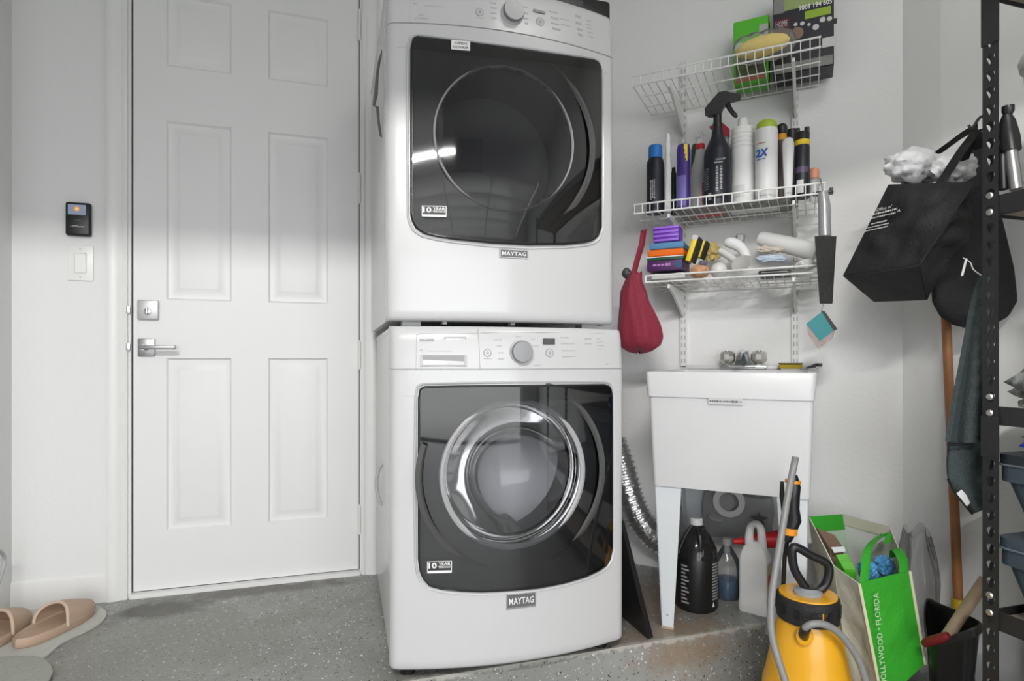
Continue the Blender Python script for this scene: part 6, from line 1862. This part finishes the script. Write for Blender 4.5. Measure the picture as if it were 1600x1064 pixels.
def flange(mm, org, ax, nrm, H_, w_=0.0366, th=0.0022, pitch=0.0412, z0=0.012):
    """one perforated flange: teardrop keyholes punched along its length"""
    O = Vector(org); X = Vector(ax); N_ = Vector(nrm)
    tear0 = [(0, 0.0105), (0.0062, 0.0082), (0.0085, 0.003), (0.006, -0.003), (0.0032, -0.011), (0, -0.0125), (-0.0032, -0.011), (-0.006, -0.003), (-0.0085, 0.003), (-0.0062, 0.0082)]
    tear = [(x * 1.2, z * 1.15) for x, z in tear0]
    outer = [(0, 0.5), (0.5, 0.5), (0.5, 0.12), (0.5, -0.2), (0.5, -0.5), (0, -0.5), (-0.5, -0.5), (-0.5, -0.2), (-0.5, 0.12), (-0.5, 0.5)]
    nc = int((H_ - z0) / pitch)
    for c in range(nc):
        zc_ = z0 + (c + .5) * pitch
        for side in (0, 1):
            vs_ = [O + X * (w_ / 2 + ox * w_) + Vector((0, 0, zc_ + oz * pitch)) + N_ * (th * side) for ox, oz in outer]
            vs_ += [O + X * (w_ / 2 + tx) + Vector((0, 0, zc_ + tz)) + N_ * (th * side) for tx, tz in tear]
            mm.add(vs_, [(i, (i + 1) % 10, 10 + (i + 1) % 10, 10 + i) for i in range(10)])
        vs_ = [O + X * (w_ / 2 + tx) + Vector((0, 0, zc_ + tz)) + N_ * (th * s_) for s_ in (0, 1) for tx, tz in tear]
        mm.add(vs_, [(i, (i + 1) % 10, 10 + (i + 1) % 10, 10 + i) for i in range(10)])
    mm.box((O + X * (w_ / 2) + N_ * th / 2 + Vector((0, 0, z0 / 2)))[:], (abs(X.x) * w_ + abs(N_.x) * th, abs(X.y) * w_ + abs(N_.y) * th, z0))


HP = 2.05
for (ox, oy, ax, ay) in ((0, 0, 1, -1), (RW, 0, -1, -1), (0, -RLEN, 1, 1), (RW, -RLEN, -1, 1)):
    mm = MB()
    flange(mm, (ox, oy, 0), (0, ay, 0), (ax, 0, 0), HP); flange(mm, (ox, oy, 0), (ax, 0, 0), (0, ay, 0), HP)
    mm.build('post', RACK, rack)
for z_ in LV:
    zz_ = z_ - ZLOW
    for x_, s_ in ((0.004, 1), (RW - 0.004, -1)):
        mm = MB(); mm.box((x_, -RLEN / 2, zz_), (0.003, RLEN - 0.01, 0.036)); mm.box((x_ + s_ * 0.012, -RLEN / 2, zz_ - 0.016), (0.026, RLEN - 0.01, 0.003))
        mm.box((x_ + s_ * 0.002, -RLEN / 2, zz_ + 0.022), (0.006, RLEN - 0.01, 0.010)); mm.build('beam', RACK, rack)
    for y_ in (-0.006, -RLEN + 0.006):
        mm = MB(); mm.box((RW / 2, y_, zz_), (RW - 0.01, 0.003, 0.036)); mm.build('end_beam', RACK, rack)
    mm = MB(); mm.box((RW / 2, -RLEN / 2, zz_ - 0.006), (RW - 0.02, RLEN - 0.025, 0.012)); mm.build('shelf_board', BOARD, rack)
for py in (306, 332, 620, 645, 930, 957):
    p = on_x(1547, py, RX)
    mm = MB(); mm.lathe([(0.0085, 0), (0.0085, 0.003), (0.006, 0.0055), (0, 0.006)], 12, Matrix.Translation((-0.0002, p.y - RY, p.z - ZLOW)) @ Matrix.Rotation(math.radians(-90), 4, 'Y')); mm.build('bolt', GALV, rack)
for py0, py1 in ((-30, 69), (650, 714)):
    z1, z0 = on_x(1547, py0, RX).z, on_x(1547, py1, RX).z
    mm = MB(); mm.box((-0.0022, -0.019, (z0 + z1) / 2 - ZLOW), (0.002, 0.041, z1 - z0)); mm.build('splice_plate', RACK, rack)

# things on the rack
zb = LV[1] + 0.0015
for q, (z0, hh, lab) in enumerate(((zb, 0.205, 'blue-grey storage bin with a pale-edged lid standing on the rack board'), (zb + 0.206, 0.20, 'blue-grey storage bin stacked on top of another on the rack'))):
    t_ = thing('storage_bin', lab, 'bin', (RX + 0.216, 0.752, z0), 0, 'stacked bins on the rack')
    rgs = [rrect(0.34, 0.46, 0.03, 3), rrect(0.385, 0.55, 0.03, 3), rrect(0.405, 0.57, 0.03, 3), rrect(0.405, 0.57, 0.03, 3)]
    zs2 = [0, hh - 0.065, hh - 0.065, hh - 0.025]
    mm = MB(); n = len(rgs[0])
    mm.add([(x, y, z_) for r, z_ in zip(rgs, zs2) for x, y in r], [(r * n + k, r * n + (k + 1) % n, (r + 1) * n + (k + 1) % n, (r + 1) * n + k) for r in range(3) for k in range(n)] + [tuple(range(n))[::-1]])
    mm.build('tub', BINB, t_)
    mm = MB(); mm.prism(rrect(0.41, 0.575, 0.03, 3), hh - 0.025, hh); mm.build('lid', BINB if q == 0 else mat('dark_bin_lid', (0.02, 0.028, 0.034), 0.5), t_)
    mm = MB(); mm.tube([(x, y, hh - 0.025) for x, y in rrect(0.413, 0.578, 0.03, 3)], 0.0025, 5, closed=True); mm.build('lid_edge', mat('bin_edge', (0.16, 0.19, 0.22), 0.5), t_)
    for sy in (-1, 1):
        mm = MB(); mm.rbox((0, sy * 0.292, hh - 0.03), (0.09, 0.012, 0.03), 0.004); mm.build('latch', BINB, t_)
t_ = thing('blue_tarp', 'bright blue tarp folded on top of the stacked bins', 'tarp', (RX + 0.10, 0.945, zb + 0.407))
mm = MB(); mm.lump((0, 0, 0.028), (0.06, 0.08, 0.030), 0.15, 6, 3)
for p_ in mm.v: p_.z = max(p_.z, 0.0005)
mm.build('folds', mat('blue_tarp', (0.02, 0.05, 0.50), 0.35), t_)
o = None
zb = LV[2] + 0.0015
mm = MB(); mm.lump((0, 0, 0.07), (0.10, 0.11, 0.075), 0.22, 17, 4, 3)
for p_ in mm.v: p_.z = max(p_.z, 0.0005)
o = mm.build('crumpled_bag', mat('crumpled_film', (0.46, 0.48, 0.47), 0.35, var=0.35, vscale=25, bump=0.8, bscale=30), angle=80); o.location = (RX + 0.135, 0.94, zb)
tag(o, 'crumpled whitish plastic bag on the rack shelf above the bins', 'plastic bag')
zb = LV[3] + 0.0015
t_ = thing('bucket', 'white plastic bucket with a flared rim on the upper rack shelf', 'bucket', (RX + 0.142, 0.935, zb))
mm = MB(); mm.lathe([(0, 0), (0.082, 0), (0.087, 0.01), (0.104, 0.33), (0.112, 0.335), (0.115, 0.35), (0.110, 0.362), (0.101, 0.36), (0.084, 0.015), (0, 0.012)], 32); mm.build('pail', mat('bucket_white', (0.66, 0.64, 0.62), 0.4), t_)
mm = MB(); mm.lathe([(0.0925, 0.08), (0.0995, 0.22)], 12, None, math.radians(190), math.radians(250)); mm.build('pink_label', colm(0.60, 0.30, 0.33), t_)
mm = MB(); mm.tube(curve([(-0.108, 0, 0.32), (-0.08, -0.07, 0.27), (0, -0.108, 0.25), (0.08, -0.07, 0.27), (0.108, 0, 0.32)], 6), 0.003, 6); mm.build('bail', BRUSHED, t_)
c_ = on_x(1578, 296, RX + 0.05)
t_ = thing('caulk_gun', 'black caulking gun with a silver barrel standing on the rack', 'caulking gun', (RX + 0.022, 0.995, zb))
e = lambda px, py, x_=RX + 0.022: on_x(px, py, x_)
mm = MB(); mm.tube([e(1588, 296), e(1583, 260), e(1579, 232)], [0.013, 0.013, 0.013], 14); mm.build('barrel', mat('silver_barrel', (0.55, 0.55, 0.56), 0.3, metal=0.9), t_, world=True)
mm = MB(); mm.tube([e(1580, 236), e(1577, 215), e(1574, 190), e(1573, 180)], [0.020, 0.021, 0.016, 0.010], 12); mm.build('body', BLACK, t_, world=True)
mm = MB(); mm.tube([e(1574, 184), e(1575, 174), e(1575, 166)], [0.006, 0.013, 0.013], 10); mm.build('plunger_knob', BLACK, t_, world=True)
mm = MB(); mm.tube([e(1568, 296), e(1566, 250), e(1568, 192), e(1575, 188)], [0.012, 0.014, 0.010, 0.008], 10); mm.build('handle', BLACK, t_, world=True)

# ================================================================== tote bags and fleece at the end of the rack
hk = at(1531, 206, 1.53)
mm = MB(); mm.tube(curve([Vector((RX + 0.004, RY + 0.001, hk.z + 0.02)), Vector((RX + 0.004, RY + 0.012, hk.z + 0.016)), Vector((RX + 0.002, RY + 0.026, hk.z - 0.002)), Vector((RX + 0.002, RY + 0.034, hk.z + 0.008))], 5), 0.0035, 8)
tag(mm.build('utility_hook', RACK), 'black hook on the rack post carrying the tote bag straps', 'hook')
tote = thing('tote_bag', 'black tote bag with white printing hanging from the rack', 'tote bag', at(1420, 440, 1.72))
TL, TR, BL, BR = at(1389, 289, 1.76), at(1522, 284, 1.52), at(1318, 431, 1.80), at(1436, 414, 1.58)
BL2, BR2, TL2, TR2 = at(1366, 471, 1.95), at(1448, 468, 1.72), at(1420, 300, 1.90), at(1532, 292, 1.64)
mm = MB(); mm.sheet(patch(BL, BR, TR, TL, 0.016, 12, 0.012, 9), 28, 24, 0.004); mm.build('front_panel', BAGBLK, tote, world=True, angle=70)
mm = MB(); mm.sheet(patch(BL2, BR2, BR, BL, 0.004, 13), 20, 10, 0.004); mm.build('base', BAGBLK, tote, world=True, angle=70)
mm = MB(); mm.sheet(patch(BR, BR2, TR2, TR, 0.022, 15, 0.01, 10), 18, 24, 0.004); mm.build('gusset', BAGBLK, tote, world=True, angle=70)
mm = MB(); mm.sheet(patch(BL2, BL, TL, TL2, 0.006, 16), 10, 16, 0.004); mm.build('gusset', BAGBLK, tote, world=True, angle=70)
mm = MB(); mm.sheet(patch(BR2, BL2, TL2, TR2, 0.006, 17), 18, 16, 0.004); mm.build('back_panel', BAGBLK, tote, world=True, angle=70)
mm = MB(); mm.tube([BL.lerp(BR, k / 10) + Vector((0, -0.003, 0)) for k in range(11)], 0.004, 6); mm.build('seam', BLACK, tote, world=True)
ex = (BR - BL).normalized()
ribbon([at(1466, 292, 1.615), at(1480, 270, 1.60), at(1505, 232, 1.56), at(1527, 204, 1.53)], ex * 0.030, 'strap', BAGBLK, tote)
ribbon([at(1455, 246, 1.86), at(1480, 228, 1.78), at(1505, 210, 1.65), at(1528, 198, 1.54)], Vector((0, 0, 0.016)), 'strap', BAGBLK, tote)
ribbon([at(1507, 250, 1.60), at(1516, 228, 1.57), at(1527, 205, 1.535)], ex * 0.022, 'strap', BAGBLK, tote)
nn = (BR - BL).cross(TL - BL).normalized()
if nn.dot(-BL) < 0: nn = -nn
W_ = (BR - BL).normalized()
up_ = (TL.lerp(TR, .3) - BL.lerp(BR, .3)).normalized()
invt = Matrix.Translation(-tote.location)
for wd, px, py, w_, h_ in (('Office of', 1391, 331, 0.048, 0.010), (None, 1390, 337, 0.085, 0.010), ('A.', 1415, 334.5, 0.012, 0.009), (None, 1388, 343, 0.082, 0.008), (None, 1383, 353, 0.050, 0.007), (None, 1380, 358.5, 0.075, 0.006), (None, 1379, 363, 0.072, 0.006)):
    r_ = ray(px, py); o_ = Vector((0, 0, EYE)); tt = (BL - o_).dot(nn) / r_.dot(nn)
    Mt = basis(o_ + r_ * tt + nn * 0.026, W_, up_)
    tx = text(wd, Mt, w_, h_, colm(0.66, 0.66, 0.64), tote) if wd else marks(Mt, w_, h_, colm(0.66, 0.66, 0.64), tote, 1, int(py))
    tx.data.transform(invt)

t_ = thing('white_bundle', 'crumpled white plastic stuffed into the top of the tote bag', 'plastic bundle', at(1450, 285, 1.72))
mm = MB(); mm.lump(TL.lerp(TR, .25).lerp(TL2.lerp(TR2, .25), .5) + Vector((0, 0, 0.060)), (0.10, 0.055, 0.05), 0.14, 41, 4, 3); mm.build('film', mat('white_film', (0.70, 0.70, 0.71), 0.5, bump=0.6, bscale=35), t_, world=True, angle=80)
mm = MB(); mm.lump(TL.lerp(TR, .70).lerp(TL2.lerp(TR2, .70), .6) + Vector((0, 0, 0.050)), (0.065, 0.045, 0.045), 0.12, 43, 4, 3); mm.build('film', MATS['white_film'], t_, world=True, angle=80)

t2 = thing('tote_bag', 'larger plain black bag hanging behind the printed tote', 'bag', at(1530, 500, 1.62))


def sack2(u, v):
    a = 2 * math.pi * u
    prof_ = [(205, 1532, 6), (240, 1530, 18), (290, 1524, 40), (350, 1520, 58), (420, 1522, 72), (470, 1526, 74), (495, 1528, 58), (508, 1528, 34), (514, 1528, 6)]
    x = v * (len(prof_) - 1); i = min(int(x), len(prof_) - 2); f_ = x - i
    py, cx_, hw = [prof_[i][q] * (1 - f_) + prof_[i + 1][q] * f_ for q in range(3)]
    k_ = 1 + 0.05 * math.sin(5 * a + 6 * v) + 0.03 * math.sin(8 * a - 3 * v)
    c0_ = at(cx_ - 6, py, 1.80)
    return c0_ + Vector((math.cos(a) * CT, -math.cos(a) * ST, 0)) * (hw * 0.86 * 1.80 / F_PX * k_) + Vector((ST, CT, 0)) * (hw * 0.00055 * math.sin(a) * k_)
mm = MB(); mm.grid(sack2, 44, 30); mm.build('sack', BAGBLK, t2, world=True, angle=80)
ribbon([at(1528, 232, 1.74), at(1532, 214, 1.66), at(1536, 206, 1.58)], ex * 0.026, 'strap', BAGBLK, t2)
mm = MB(); mm.tube([at(1510, 404, 1.55), at(1503, 431, 1.55)], 0.0028, 6); mm.build('toggle', PAPER, t2, world=True)
mm = MB(); mm.tube(curve([at(1505, 403, 1.55), at(1516, 410, 1.55), at(1521, 421, 1.545), at(1533, 430, 1.54)], 5), 0.0015, 6); mm.build('cord', PAPER, t2, world=True)

fl = thing('fleece_jacket', 'grey-green fleece jacket hanging beside the black rack post', 'jacket', at(1510, 700, 1.50))
LEFT = [(432, 1532), (470, 1521), (520, 1511), (580, 1500), (640, 1488), (690, 1481)]
RGT = 1548


def drape(rows, t0_, seed):
    def fn(u, v):
        x = v * (len(rows) - 1); i = min(int(x), len(rows) - 2); f_ = x - i
        py = rows[i][0] * (1 - f_) + rows[i + 1][0] * f_; l = rows[i][1] * (1 - f_) + rows[i + 1][1] * f_
        px = l + (RGT - l) * u
        return at(px, py + 3 * math.sin(5 * u + seed), t0_ + 0.018 * math.sin(9 * u + seed) * v)
    return fn
mm = MB(); mm.sheet(drape(LEFT, 1.53, 0), 20, 22, 0.012); mm.build('front', DENIM, fl, world=True, angle=80)
mm = MB(); mm.sheet(drape([(686, 1483), (720, 1480), (745, 1481), (765, 1490), (785, 1508), (800, 1520)], 1.55, 2), 16, 14, 0.010); mm.build('lining', DENIM, fl, world=True, angle=80)
mm = MB(); mm.tube([at(1481 + k * 6.6, 694 - k * 1.0 + 3 * math.sin(k * 0.5), 1.522) for k in range(9)], 0.004, 6); mm.build('hem', BLACK, fl, world=True)
mm = MB(); mm.tube(curve([at(1481, 748, 1.54), at(1490, 768, 1.54), at(1505, 786, 1.54), at(1519, 803, 1.54)], 4), 0.003, 6); mm.build('cord', BLACK, fl, world=True)
q = [at(1495, 771, 1.535), at(1503, 765, 1.535), at(1518, 783, 1.535), at(1511, 791, 1.535)]
mm = MB(); mm.hexa(q + [p + Vector((ST, CT, 0)) * 0.002 for p in q]); mm.build('care_tag', PAPER, fl, world=True)
